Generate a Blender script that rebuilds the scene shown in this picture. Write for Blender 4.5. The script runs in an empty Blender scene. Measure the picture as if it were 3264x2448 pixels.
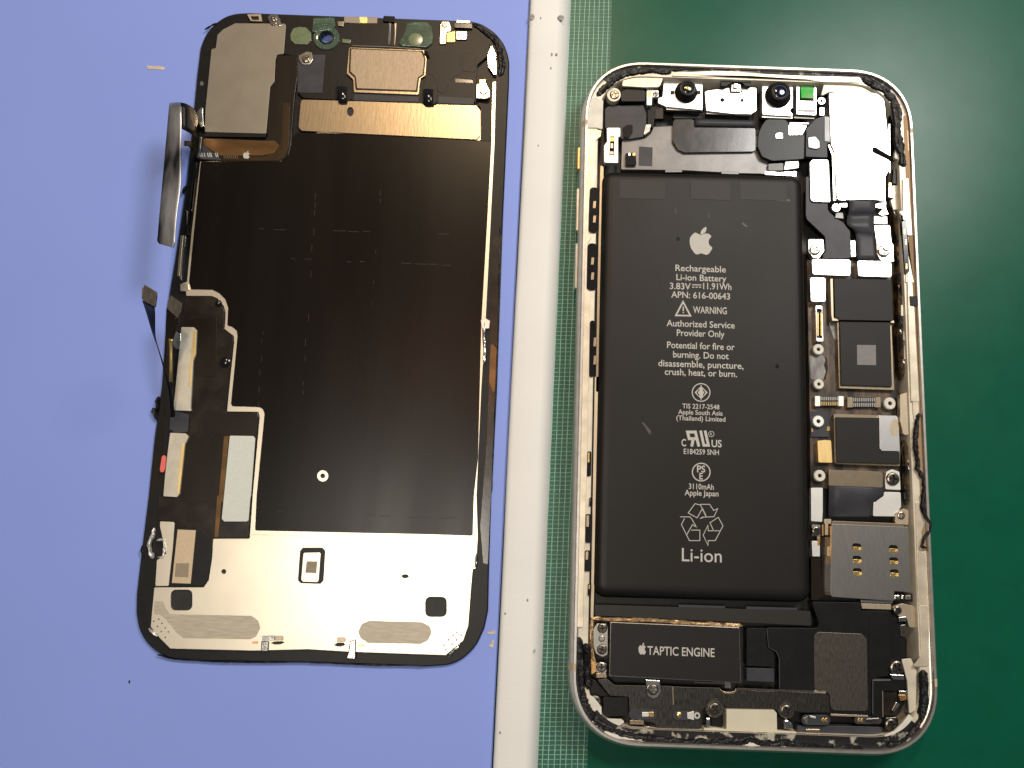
import bpy, bmesh, math, random
from mathutils import Vector, Matrix
from mathutils.geometry import tessellate_polygon
random.seed(7)
S = bpy.context.scene
COL = S.collection
MM = 0.001

# ------------------------------------------------------------------ camera
FPX = 2790.0
RW = Vector((-0.164334, -0.003066, 0.034534))
RIM = 8.3                                   # height of the phone's rim above the bench, mm
CAM = Vector((-52.449882, -32.649856, 188.366747 + RIM))
RM = Matrix.Rotation(RW.length, 3, RW.normalized()) @ Matrix.Diagonal((1, -1, -1))
RMI = RM.transposed()
def P(u, v, z):
    """photo pixel -> point (mm) on the level plane at height z"""
    d = RMI @ Vector((u - 1632, v - 1224, FPX))
    return CAM + d * ((z - CAM.z) / d.z)
cd = bpy.data.cameras.new('camera'); cam = bpy.data.objects.new('camera', cd); COL.objects.link(cam)
cd.sensor_width = 36; cd.lens = FPX * 36 / 3264; cd.clip_start = 0.005; cd.clip_end = 20
Rb = (Matrix.Diagonal((1, -1, -1)) @ RM).transposed()
cam.matrix_world = Matrix.Translation(CAM * MM) @ Rb.to_4x4()
S.camera = cam

# ------------------------------------------------------------------ light
w = bpy.data.worlds.new('World'); S.world = w; w.use_nodes = True
bg = w.node_tree.nodes['Background']; bg.inputs[0].default_value = (0.80, 0.88, 1.0, 1); bg.inputs[1].default_value = 0.09
def lamp(name, loc, target, size, power, col, sy=None):
    ld = bpy.data.lights.new(name, 'AREA'); ld.energy = power; ld.color = col
    ld.shape = 'RECTANGLE' if sy else 'DISK'; ld.size = size * MM
    if sy: ld.size_y = sy * MM
    o = bpy.data.objects.new(name, ld); COL.objects.link(o)
    o.location = Vector(loc) * MM
    o.rotation_euler = (Vector(target) - Vector(loc)).to_track_quat('-Z', 'Y').to_euler()
    return o
lamp('bench_lamp', (190, 255, 420), (10, 70, 0), 160, 1.55, (1.0, 0.97, 0.92))
lamp('warm_lamp', (-62, 390, 560), (-90, 30, 0), 50, 1.5, (1.0, 0.72, 0.44))
lamp('heater_lamp', (-110, 105, 600), (-70, 20, 0), 34, 0.10, (1.0, 0.42, 0.18))
lamp('room_lamp', (-135, -60, 600), (-130, -20, 0), 130, 1.0, (1.0, 0.92, 0.80))
S.view_settings.view_transform = 'Standard'; S.view_settings.look = 'None'
S.view_settings.exposure = 0; S.view_settings.gamma = 1
S.cycles.max_bounces = 8

# ------------------------------------------------------------------ materials
MATS = {}
def M(name, col, rough=.5, metal=0., var=.12, scale=900, bump=0., bscale=None, stretch=None, coat=0.,
      trans=0., spec=.5, col2=None, lo=.35, hi=.65, detail=4, ior=1.45, rvar=0.):
    m = bpy.data.materials.new(name); m.use_nodes = True
    nt = m.node_tree; N = nt.nodes; L = nt.links; b = N['Principled BSDF']
    b.inputs['Roughness'].default_value = rough; b.inputs['Metallic'].default_value = metal
    b.inputs['Coat Weight'].default_value = coat; b.inputs['Coat Roughness'].default_value = .12
    b.inputs['Transmission Weight'].default_value = trans; b.inputs['IOR'].default_value = ior
    b.inputs['Specular IOR Level'].default_value = spec
    tc = N.new('ShaderNodeTexCoord'); mp = N.new('ShaderNodeMapping'); L.new(tc.outputs['Object'], mp.inputs[0])
    if stretch: mp.inputs['Scale'].default_value = stretch
    n = N.new('ShaderNodeTexNoise'); n.inputs['Scale'].default_value = scale; n.inputs['Detail'].default_value = detail
    L.new(mp.outputs[0], n.inputs['Vector'])
    r = N.new('ShaderNodeValToRGB'); r.color_ramp.elements[0].position = lo; r.color_ramp.elements[1].position = hi
    c2 = col2 or tuple(min(1, c * (1 + var)) for c in col)
    c1 = col if col2 else tuple(c * (1 - var) for c in col)
    r.color_ramp.elements[0].color = (*c1, 1); r.color_ramp.elements[1].color = (*c2, 1)
    L.new(n.outputs[0], r.inputs[0]); L.new(r.outputs[0], b.inputs['Base Color'])
    if rvar:
        n3 = N.new('ShaderNodeTexNoise'); n3.inputs['Scale'].default_value = scale * .4; n3.inputs['Detail'].default_value = 6
        L.new(mp.outputs[0], n3.inputs['Vector'])
        mr = N.new('ShaderNodeMapRange'); mr.inputs[3].default_value = rough - rvar; mr.inputs[4].default_value = rough + rvar
        mr.inputs[1].default_value = .3; mr.inputs[2].default_value = .7
        L.new(n3.outputs[0], mr.inputs[0]); L.new(mr.outputs[0], b.inputs['Roughness'])
    if bump:
        n2 = N.new('ShaderNodeTexNoise'); n2.inputs['Scale'].default_value = bscale or scale; n2.inputs['Detail'].default_value = 3
        L.new(mp.outputs[0], n2.inputs['Vector'])
        bp = N.new('ShaderNodeBump'); bp.inputs['Strength'].default_value = 1; bp.inputs['Distance'].default_value = bump * MM
        L.new(n2.outputs[0], bp.inputs['Height']); L.new(bp.outputs[0], b.inputs['Normal'])
    MATS[name] = m
    return m

M('green', (.003, .086, .050), .29, var=.05, scale=160, bump=.004, bscale=1500, rvar=.025, spec=.26, detail=8)
M('blue', (.255, .355, .84), .5, var=.015, scale=25, bump=.012, bscale=1600, spec=.25, detail=6)
M('cream_strip', (.80, .81, .80), .55, var=.02, scale=60, bump=.03, bscale=1500, spec=.3, stretch=(.4, 1, 1))
M('stain', (.30, .29, .27), .6, var=.3, scale=1500)
M('tape_film', (.022, .115, .075), .4, var=.12, scale=300, spec=.4)
M('tape_thread', (.30, .52, .43), .45, var=.2, scale=600)
M('alu', (.56, .53, .49), .34, .8, var=.08, scale=400)
M('cream', (.66, .61, .50), .42, .25, var=.10, scale=300)
M('rail', (.70, .63, .50), .34, .45, var=.14, scale=260, bump=.02, bscale=400)
M('band', (.50, .42, .30), .5, var=.05)
M('floor', (.012, .012, .013), .5, var=.3, scale=400)
M('battery', (.0085, .008, .0074), .46, var=.08, scale=70, bump=.02, bscale=150, spec=.32, rvar=.05)
M('battery_tape', (.012, .0115, .011), .55, var=.1, scale=200)
M('print', (.50, .49, .46), .6, var=.03)
M('slate', (.048, .050, .060), .40, spec=.25, var=.15, scale=250, bump=.02, bscale=250)
M('slate_light', (.17, .165, .165), .36, .35, var=.12, scale=260, bump=.05, bscale=160)
M('blackplastic', (.0075, .0075, .008), .40, spec=.3, var=.2, scale=500, bump=.01, bscale=900)
M('blackgloss', (.008, .008, .009), .16, var=.2, scale=500, coat=.4)
M('glue', (.008, .008, .009), .38, var=.3, scale=900, bump=.07, bscale=1600, stretch=(1, .35, 1), spec=.35)
M('film', (.012, .012, .013), .42, scale=420, col2=(.42, .40, .34), lo=.56, hi=.64, bump=.06, bscale=1400, detail=6, spec=.35)
M('brown_rim', (.22, .15, .085), .35, .4, var=.3, scale=200, stretch=(1, .1, 1))
M('rubber', (.006, .006, .006), .85, var=.2, spec=.1)
M('scuff', (.0098, .0075, .0058), .5, var=.3, scale=600)
M('battery_scuff', (.07, .068, .064), .5, var=.3, scale=900)
M('amber', (.008, .006, .004), .12, scale=260, bump=.06, bscale=300, coat=.7, col2=(.16, .10, .04), lo=.45, hi=.75)
M('shield', (.86, .85, .82), .30, .92, var=.03, scale=250, bump=.006, bscale=300)
M('shield_soft', (.78, .78, .74), .42, .7, var=.04, scale=300)
M('steel', (.36, .345, .315), .36, 1., var=.08, scale=5000, stretch=(1, .10, 1), bump=.006, bscale=1500)
M('steel_dark', (.13, .118, .100), .38, .85, var=.25, scale=5000, stretch=(1, .15, 1), bump=.01, bscale=1500)
M('bracket', (.055, .052, .048), .36, .7, var=.45, scale=5000, stretch=(1, .15, 1), bump=.01, bscale=1400)
M('tan_metal', (.42, .34, .235), .30, .85, var=.08, scale=3500, stretch=(1, .18, 1), bump=.01, bscale=1800)
M('tan_plate', (.50, .42, .31), .42, .7, var=.06, scale=1500, stretch=(1, .2, 1), bump=.01, bscale=1800)
M('earpiece', (.34, .285, .225), .48, .7, var=.10, scale=3500, stretch=(1, .25, 1), bump=.012, bscale=3500)
M('grey_plate', (.27, .25, .21), .45, .55, var=.05, scale=200, bump=.004, bscale=2000)
M('screen_plate', (.76, .69, .56), .36, .85, var=.03, scale=140, bump=.006, bscale=260)
M('screen_etch', (.50, .46, .37), .55, .35, var=.10, scale=2200, stretch=(.15, 1, 1), bump=.01, bscale=2200)
M('trim', (.62, .54, .42), .34, .85, var=.06, scale=300)
M('graphite', (.0065, .0047, .0034), .27, var=.15, scale=160, bump=.006, bscale=110, spec=.22, rvar=.04, stretch=(1, .10, 1))
M('brown_film', (.018, .013, .008), .24, var=.5, scale=220, coat=.35, bump=.05, bscale=180)
M('polyimide', (.16, .085, .032), .28, .45, var=.25, scale=260, stretch=(.3, 1, 1), bump=.02, bscale=300)
M('poly_mid', (.050, .030, .014), .28, .35, var=.25, scale=200, stretch=(1, .2, 1))
M('poly_dark', (.019, .014, .009), .26, .2, var=.2, scale=200, stretch=(1, .2, 1))
M('flex_film', (.022, .022, .024), .30, .5, scale=75, stretch=(4., .9, 1), bump=.02, bscale=250, col2=(.34, .34, .35), lo=.38, hi=.66, detail=2)  # pale streaks in the colour imitate gloss along the cable
M('flex_black', (.009, .009, .010), .30, spec=.22, var=.3, scale=220, bump=.03, bscale=220)
M('tan_label', (.60, .48, .33), .42, .35, var=.06, scale=2500, bump=.008, bscale=2500)
M('foam', (.58, .55, .46), .7, var=.07, scale=500, bump=.02, bscale=1600)
M('label_mint', (.66, .71, .66), .6, var=.03, scale=1500, bump=.008, bscale=3000)
M('pink', (.80, .16, .13), .55, var=.05)
M('gold', (.83, .58, .22), .28, .95, var=.10, scale=700)
M('copper', (.70, .40, .16), .32, .9, var=.12, scale=500)
M('gold_block', (.95, .68, .30), .38, .75, var=.10, scale=900, stretch=(1, .2, 1))
M('screw', (.46, .43, .37), .24, 1., var=.2, scale=1200)
M('screw_dark', (.20, .18, .15), .28, .95, var=.3, scale=1200)
M('torn', (.10, .055, .025), .3, .5, col2=(.55, .38, .20), scale=900, lo=.3, hi=.7, bump=.05, bscale=900)
M('silver', (.62, .60, .56), .22, 1., var=.2, scale=900, bump=.03, bscale=900)
M('pcb', (.016, .014, .012), .40, .3, col2=(.16, .115, .08), scale=420, stretch=(1, .30, 1), lo=.40, hi=.70, bump=.03, bscale=900, detail=6)
M('pcb_grey', (.12, .12, .12), .42, .3, col2=(.26, .25, .24), scale=900, stretch=(1, .3, 1), bump=.02, bscale=900)
M('chip', (.010, .0098, .0098), .5, spec=.35, var=.08, scale=300, bump=.006, bscale=900)
M('ink_patch', (.20, .20, .205), .6, var=.06, scale=900)
M('ink_patch_tan', (.30, .25, .18), .6, var=.06, scale=900)
M('lightning', (.62, .59, .47), .55, var=.03, scale=300, spec=.3)
M('green_glass', (.03, .50, .06), .45, scale=500, spec=.15, col2=(.28, .46, .22), lo=.4, hi=.7)
M('lens_blue', (.004, .006, .030), .06, var=.3, coat=1.)
M('highlight_yellow', (.55, .60, .10), .15, .3, var=.4, scale=1500)
M('clear_green', (.34, .50, .36), .12, trans=.8, var=.15, scale=500, bump=.02, bscale=500)
M('olive_lens', (.16, .20, .11), .25, var=.1, coat=.5)
M('lint', (.62, .52, .40), .8, var=.15, scale=900)
M('white_plastic', (.70, .69, .62), .45, var=.10, scale=300, bump=.05, bscale=700)

# ------------------------------------------------------------------ helpers
def zm(ox, oy, x1, W):
    k = (x1 - ox) / W
    def f(*a):
        return [(ox + a[i] * k, oy + a[i + 1] * k) for i in range(0, len(a), 2)]
    f.k = k
    return f
L1 = zm(560, 0, 1160, 2212); L2 = zm(1060, 0, 1660, 2212); L3 = zm(430, 300, 1030, 2212); L4 = zm(430, 750, 1030, 2212)
L5 = zm(420, 1150, 1020, 2212); L6 = zm(420, 1580, 1020, 1810); L7 = zm(980, 1580, 1580, 1810); L8 = zm(1000, 700, 1700, 1290)
FD = zm(0, 0, 3264, 2212)
R1 = zm(1820, 190, 2420, 2212); R2 = zm(2340, 190, 2940, 2212); R3 = zm(2500, 600, 2960, 2212); R4 = zm(2500, 860, 2960, 1817)
R5 = zm(2520, 1230, 2980, 1696); R6 = zm(2520, 1600, 3000, 1991); R7 = zm(1800, 1930, 2420, 2057); R8 = zm(2380, 1930, 3020, 2124)
B1 = zm(1980, 650, 2480, 1382); B2 = zm(1980, 1200, 2480, 1276); S1 = zm(1800, 450, 2000, 415); S2 = zm(1780, 1200, 1980, 415)
S3 = zm(1560, 0, 2060, 1659); S4 = zm(1500, 1900, 2000, 1514)
C1 = zm(430, 250, 730, 1659); C2 = zm(430, 880, 780, 1056); C3 = zm(2700, 250, 3000, 995); C4 = zm(1800, 2080, 2300, 2212)
C5 = zm(2250, 2150, 2750, 2212); C6 = zm(2100, 500, 2700, 2212)

WL = {}                                              # world position (mm) of every object
def thing(name, loc, label, cat, group=None, kind=None):
    o = bpy.data.objects.new(name, None); COL.objects.link(o); o.empty_display_size = .005
    o.location = Vector(loc) * MM; WL[o] = Vector(loc)
    o['label'] = label; o['category'] = cat
    if group: o['group'] = group
    return o
def place(o, loc, parent):
    WL[o] = Vector(loc)
    o.parent = parent
    o.location = (Vector(loc) - (WL[parent] if parent else Vector())) * MM
def obj(name, verts, faces, mat, parent=None, smooth=False, floor_faces=None, floor_mat=None):
    xs = [v[0] for v in verts]; ys = [v[1] for v in verts]; zs = [v[2] for v in verts]
    c = Vector(((min(xs) + max(xs)) / 2, (min(ys) + max(ys)) / 2, min(zs)))
    me = bpy.data.meshes.new(name)
    me.from_pydata([tuple((Vector(v) - c) * MM) for v in verts], [], faces)
    bm = bmesh.new(); bm.from_mesh(me); bmesh.ops.recalc_face_normals(bm, faces=bm.faces); bm.to_mesh(me); bm.free()
    me.materials.append(MATS[mat])
    if smooth:
        for p in me.polygons: p.use_smooth = True
    o = bpy.data.objects.new(name, me); COL.objects.link(o)
    place(o, c, parent)
    return o
def area(p):
    return sum(p[i][0] * p[(i + 1) % len(p)][1] - p[(i + 1) % len(p)][0] * p[i][1] for i in range(len(p))) / 2
def ccw(p):
    p = [Vector((q[0], q[1])) for q in p]
    return p if area(p) > 0 else p[::-1]
def rounded(p, r, n=4):
    if not r: return p
    out = []; k = len(p)
    for i in range(k):
        a, b, c = p[i - 1], p[i], p[(i + 1) % k]
        u = a - b; v = c - b; lu, lv = u.length, v.length
        if lu < 1e-6 or lv < 1e-6: continue
        u /= lu; v /= lv
        ang = math.acos(max(-1, min(1, u.dot(v))))
        if ang > 2.9 or ang < .1: out.append(b); continue
        d = min(r / math.tan(ang / 2), lu * .48, lv * .48)
        rr = d * math.tan(ang / 2)
        cen = b + (u + v).normalized() * (rr / math.sin(ang / 2))
        s = b + u * d - cen; e = b + v * d - cen
        a0 = math.atan2(s.y, s.x); a1 = math.atan2(e.y, e.x); da = (a1 - a0 + math.pi) % (2 * math.pi) - math.pi
        for j in range(n + 1):
            t = a0 + da * j / n
            out.append(cen + Vector((math.cos(t), math.sin(t))) * rr)
    return out
def inset(p, d):
    """move a ccw outline inwards by d"""
    out = []; k = len(p)
    for i in range(k):
        a, b, c = p[i - 1], p[i], p[(i + 1) % k]
        e1 = (b - a); e2 = (c - b)
        if e1.length < 1e-7: e1 = e2
        if e2.length < 1e-7: e2 = e1
        n1 = Vector((-e1.y, e1.x)).normalized(); n2 = Vector((-e2.y, e2.x)).normalized()
        m = n1 + n2
        if m.length < 1e-6: m = n1
        m.normalize()
        out.append(b + m * (d / max(.45, m.dot(n1))))
    return out
def smoothclosed(p, n=4):
    out = []; k = len(p)
    for i in range(k):
        a, b, c, d = (Vector(p[(i + j - 1) % k]) for j in range(4))
        for j in range(n):
            t = j / n
            out.append(.5 * ((2 * b) + (c - a) * t + (2 * a - 5 * b + 4 * c - d) * t * t + (3 * b - a - 3 * c + d) * t ** 3))
    return out
def solid(name, outline, prof, mat, parent=None, holes=(), smooth=False, hmat='floor'):
    """outline: ccw xy (mm); prof: [(inset, z)] from the bottom up; holes: [(xy outline, floor z or None)]"""
    V = []; F = []; n = len(outline); dark = []
    for d, z in prof:
        V += [(q.x, q.y, z) for q in (inset(outline, d) if d else outline)]
    for k in range(len(prof) - 1):
        for i in range(n):
            j = (i + 1) % n
            F.append((k * n + i, k * n + j, (k + 1) * n + j, (k + 1) * n + i))
    zt, zb = prof[-1][1], prof[0][1]
    top = list(range((len(prof) - 1) * n, len(prof) * n))
    if not holes:
        F.append(tuple(top)); F.append(tuple(range(n)))
    else:
        loops = [[V[i] for i in top]]; idx = list(top); bl = [[V[i] for i in range(n)]]; bidx = list(range(n))
        for hp, fz in holes:
            hp = ccw(hp)[::-1]; h0 = len(V); k = len(hp)
            V += [(q.x, q.y, zt) for q in hp]
            loops.append(V[h0:h0 + k]); idx += range(h0, h0 + k)
            z2 = zb if fz is None else fz
            h1 = len(V); V += [(q.x, q.y, z2) for q in hp]
            for i in range(k):
                j = (i + 1) % k; F.append((h0 + i, h0 + j, h1 + j, h1 + i))
            if fz is None: bl.append(V[h1:h1 + k]); bidx += range(h1, h1 + k)
            else: dark.append(len(F)); F.append(tuple(range(h1, h1 + k)))
        for t in tessellate_polygon([[Vector(v) for v in l] for l in loops]): F.append(tuple(idx[i] for i in t))
        for t in tessellate_polygon([[Vector(v) for v in l] for l in bl]): F.append(tuple(bidx[i] for i in t))
    o = obj(name, V, F, mat, parent, smooth)
    if dark:
        o.data.materials.append(MATS[hmat])  # dark floor colour stands in for shade down in blind holes
        for i in dark: o.data.polygons[i].material_index = 1
    return o
_pc = [0]
def plate(name, pts, z, t, mat, parent=None, r=.25, bev=.06, holes=(), n=3):
    """a plate whose top outline (photo pixels) lies at height z"""
    _pc[0] += 1
    if name in ('ledge_rail', 'white_trim', 'corner_cap', 'wall_tab', 'ground_tab'): z += (_pc[0] % 13) * .011
    out = rounded(ccw([P(u, v, z) for u, v in pts]), r, n)
    b = min(bev, t * .45)
    hs = [(h if zz == 'w' else [P(u, v, z) for u, v in h], f) for h, f, zz in [(*q, None) if len(q) == 2 else q for q in holes]]
    return solid(name, out, [(0, z - t), (0, z - b), (b * .35, z - b * .3), (b, z)], mat, parent, hs)
def rect(f, x0, y0, x1, y1):
    return f(x0, y0, x1, y0, x1, y1, x0, y1)
def ell(c, rx, ry=None, n=20):
    ry = ry or rx
    return [(c[0] + rx * math.cos(2 * math.pi * i / n), c[1] + ry * math.sin(2 * math.pi * i / n)) for i in range(n)]
def lathe(name, c, prof, mat, parent=None, n=20, smooth=True, knurl=0):
    """c: xy (mm); prof: [(r, z)] bottom up, closed on the axis"""
    V = []; F = []
    for k, (r, z) in enumerate(prof):
        for i in range(n):
            a = 2 * math.pi * i / n
            rr = r * (1 + (knurl if i % 2 else 0))
            V.append((c[0] + rr * math.cos(a), c[1] + rr * math.sin(a), z))
    for k in range(len(prof) - 1):
        for i in range(n):
            j = (i + 1) % n; F.append((k * n + i, k * n + j, (k + 1) * n + j, (k + 1) * n + i))
    F.append(tuple(range(n))); F.append(tuple(range((len(prof) - 1) * n, len(prof) * n)))
    o = obj(name, V, F, mat, parent, smooth)
    if smooth:
        o.data.set_sharp_from_angle(angle=math.radians(40))
    return o
def cpx(f, x, y, z):
    u, v = f(x, y)[0]; q = P(u, v, z); return Vector((q.x, q.y))
def pxmm(f, d):
    return d * f.k / 14.2                             # zoom pixels -> mm (the picture has about 14.2 px/mm here)
_proto = {}
def screw(f, x, y, z, r, parent, dark=False, washer=True, name='screw'):
    """pan-head cross screw; r in zoom pixels"""
    c = cpx(f, x, y, z); R = pxmm(f, r)
    key = dark
    if key not in _proto:
        out = [Vector((math.cos(2 * math.pi * i / 20), math.sin(2 * math.pi * i / 20))) for i in range(20)]
        a, b = .17, .62
        cross = [(b, -a), (b, a), (a, a), (a, b), (-a, b), (-a, a), (-b, a), (-b, -a), (-a, -a), (-a, -b), (a, -b), (a, -a)]
        o = solid('screw', out, [(0, 0), (0, .35), (.12, .55), (.28, .62)], 'screw_dark' if dark else 'screw', None,
                  [([Vector(q) for q in cross], .1)])
        _proto[key] = o.data; bpy.data.objects.remove(o)
    o = bpy.data.objects.new(name, _proto[key]); COL.objects.link(o)
    o.scale = (R, R, R * .8); o.rotation_euler.z = random.uniform(0, 1.5)
    place(o, (c.x, c.y, z - .35 * R), parent)
    return o
def standoff(f, x, y, z, r, parent, mat='shield_soft', hole=.36, knurl=0, name='standoff'):
    c = cpx(f, x, y, z); R = pxmm(f, r); n = 24
    ring = lambda q: [Vector((c.x + q * math.cos(2 * math.pi * i / n) * (1 + (knurl if i % 2 else 0)), c.y + q * math.sin(2 * math.pi * i / n) * (1 + (knurl if i % 2 else 0)))) for i in range(n)]
    return solid(name, ring(R), [(0, z - .9), (0, z - .12 * R), (.12 * R, z)], mat, parent,
                 [([Vector((c.x + R * hole * math.cos(2 * math.pi * i / 14), c.y + R * hole * math.sin(2 * math.pi * i / 14))) for i in range(14)], z - .7)])
def ribbon(name, Lp, Rp, zL, zR, mat, parent=None, t=.12, across=4, arch=0., n=4):
    """flex cable between two edge lines given in photo pixels with their heights"""
    def dens(p, z):
        q = [Vector((a[0], a[1], h)) for a, h in zip(p, z)]; out = []
        for i in range(len(q) - 1):
            a = q[max(i - 1, 0)]; b = q[i]; c = q[i + 1]; d = q[min(i + 2, len(q) - 1)]
            for j in range(n):
                s = j / n
                out.append(.5 * ((2 * b) + (c - a) * s + (2 * a - 5 * b + 4 * c - d) * s * s + (3 * b - a - 3 * c + d) * s ** 3))
        out.append(q[-1]); return out
    A = [P(*q) for q in dens(Lp, zL)]; B = [P(*q) for q in dens(Rp, zR)]
    V = []; F = []; m = across + 1
    for a, b in zip(A, B):
        for k in range(m):
            s = k / across; q = a.lerp(b, s); V.append((q.x, q.y, q.z + arch * math.sin(math.pi * s)))
    for i in range(len(A) - 1):
        for k in range(across):
            F.append((i * m + k, i * m + k + 1, (i + 1) * m + k + 1, (i + 1) * m + k))
    o = obj(name, V, F, mat, parent, True)
    md = o.modifiers.new('thick', 'SOLIDIFY'); md.thickness = t * MM; md.offset = 0
    return o
def residue(name, path, z, wid, h, mat, parent=None, step=.3, seed=1, rag=.25, hv=.18):
    """a lumpy torn bead of adhesive along a line of photo pixels"""
    rnd = random.Random(seed)
    q = [P(u, v, z) for u, v in path]; pts = []
    for i in range(len(q) - 1):
        d = (q[i + 1] - q[i]).length; k = max(1, int(d / step))
        for j in range(k): pts.append(q[i].lerp(q[i + 1], j / k))
    pts.append(q[-1])
    V = []; F = []; m = 7; wl = wr = 1.; hs = [1.] * m
    for i, p in enumerate(pts):
        t = (pts[min(i + 1, len(pts) - 1)] - pts[max(i - 1, 0)]); t.z = 0; t.normalize()
        nrm = Vector((-t.y, t.x, 0))
        wl += (1 - wl) * .12 + rnd.uniform(-rag, rag) * .6; wr += (1 - wr) * .12 + rnd.uniform(-rag, rag) * .6
        wl = max(.3, min(1.25, wl)); wr = max(.3, min(1.25, wr))
        e = min(1, i / 3 + .3, (len(pts) - 1 - i) / 3 + .3)
        for k in range(m):
            s = k / (m - 1) * 2 - 1
            off = s * wid / 2 * (wl if s < 0 else wr) * e
            hs[k] += (1 - hs[k]) * .2 + rnd.uniform(-hv, hv) * .8; hh = h * max(0, 1 - s ** 4) ** .7 * max(.25, min(1.7, hs[k])) * e
            V.append(tuple(p + nrm * off + Vector((0, 0, hh if abs(s) < .99 else -.05))))
    for i in range(len(pts) - 1):
        for k in range(m - 1): F.append((i * m + k, i * m + k + 1, (i + 1) * m + k + 1, (i + 1) * m + k))
        F.append((i * m, i * m + m - 1, (i + 1) * m + m - 1, (i + 1) * m))
    F.append(tuple(range(m))); F.append(tuple(range((len(pts) - 1) * m, len(pts) * m)))
    return obj(name, V, F, mat, parent)
def bar(name, pts, z, wid, mat, parent=None, t=.1):
    """a flat line of constant width (mm) along photo pixels"""
    q = [P(u, v, z) for u, v in pts]; A = []; B = []
    for i, p in enumerate(q):
        d = (q[min(i + 1, len(q) - 1)] - q[max(i - 1, 0)]); d.z = 0; d.normalize(); nn = Vector((-d.y, d.x, 0)) * wid / 2
        A.append(p + nn); B.append(p - nn)
    return solid(name, ccw(A + B[::-1]), [(0, z - t), (0, z)], mat, parent)
def stroke(paths, z, wid, name, mat, parent):
    """several closed or open printed lines as one flat print"""
    V = []; F = []
    for pts in paths:
        q = [P(u, v, z) for u, v in pts]; closed = (Vector(pts[0]) - Vector(pts[-1])).length < .01
        if closed: q = q[:-1]
        k = len(q); b = len(V)
        for i, p in enumerate(q):
            if closed: a, c = q[i - 1], q[(i + 1) % k]
            else: a, c = q[max(i - 1, 0)], q[min(i + 1, k - 1)]
            d1 = (p - a).normalized() if (p - a).length > 1e-6 else (c - p).normalized()
            d2 = (c - p).normalized() if (c - p).length > 1e-6 else d1
            n1 = Vector((-d1.y, d1.x, 0)); n2 = Vector((-d2.y, d2.x, 0)); mm = (n1 + n2)
            mm = mm.normalized() if mm.length > 1e-6 else n1
            nn = mm * (wid / 2 / max(.4, mm.dot(n1)))
            V += [tuple(p + nn), tuple(p - nn)]
        for i in range(k if closed else k - 1):
            j = (i + 1) % k; F.append((b + 2 * i, b + 2 * i + 1, b + 2 * j + 1, b + 2 * j))
    return obj(name, V, F, mat, parent)
def text(s, x0, x1, yc, z, mat, parent, f=FD, cap=None, name='printed_line', off=0.0):
    """one line of lettering: left, right and middle of its height in zoom pixels, laid along the phone"""
    cu = bpy.data.curves.new('t', 'FONT'); cu.body = s; cu.size = 1; cu.offset = off; cu.resolution_u = 3
    to = bpy.data.objects.new('t', cu); COL.objects.link(to)
    me = bpy.data.meshes.new_from_object(to.evaluated_get(bpy.context.evaluated_depsgraph_get()))
    bpy.data.objects.remove(to)
    vs = [v.co.copy() for v in me.vertices]; fs = [tuple(p.vertices) for p in me.polygons]; bpy.data.meshes.remove(me)
    ax0 = min(v.x for v in vs); ax1 = max(v.x for v in vs)
    A = P(*f(x0, yc)[0], z); B = P(*f(x1, yc)[0], z); c = (A + B) / 2; wd = (B - A).length
    sx = wd / (ax1 - ax0); sy = pxmm(f, cap) / .70 if cap else sx
    V = [(c.x + (v.x - (ax0 + ax1) / 2) * sx, c.y + (v.y - .35) * sy, z) for v in vs]
    return obj(name, V, fs, mat, parent)
APPLE = [(.18, .72), (.28, .75), (.49, .67), (.69, .73), (.85, .72), (.96, .62), (.87, .51), (.84, .38), (.89, .26), (1., .17), (.95, .05), (.85, -.08),
         (.72, -.13), (.51, -.08), (.31, -.13), (.18, -.04), (.05, .14), (0., .36), (.03, .56)]
LEAF = [(.49, .69), (.51, .82), (.60, .93), (.73, 1.0), (.74, .88), (.67, .76)]
def logo(f, x0, x1, y0, y1, z, mat, parent):
    V = []; F = []
    A = P(*f(x0, y1)[0], z); B = P(*f(x1, y1)[0], z); T = P(*f(x0, y0)[0], z)
    wd = B.x - A.x; hh = T.y - A.y
    for sh in (APPLE, LEAF):
        q = smoothclosed(sh); b = len(V)
        V += [(A.x + a.x * wd, A.y + (a.y + .13) / 1.13 * hh, z) for a in q]; F.append(tuple(range(b, b + len(q))))
    return obj('printed_logo', V, F, mat, parent)

# ================================================================== SETTING
def sheet(name, x0, y0, x1, y1, z, mat):
    o = obj(name, [(x0, y0, z), (x1, y0, z), (x1, y1, z), (x0, y1, z)], [(0, 1, 2, 3)], mat)
    o['kind'] = 'structure'; return o
sheet('green_bench_mat', -420, -330, 420, 420, 0, 'green')
BZ = 3.0
def edge(f_pts, z): return [P(u, v, z) for u, v in f_pts]
bl = edge(FD(1144, 0, 1062, 1659), BZ)
dirn = (bl[0] - bl[1]).normalized()
def along(p, d): return p + dirn * d
a0, a1 = along(bl[0], 120), along(bl[1], -120)
out = ccw([a0, a1, Vector((-330, a1.y, 0)), Vector((-330, a0.y, 0))])
bm_ = solid('blue_mat', out, [(0, .02), (0, BZ - .3), (.3, BZ)], 'blue')
bm_['label'] = 'smooth periwinkle blue work mat under the detached phone display'; bm_['category'] = 'mat'
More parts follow.
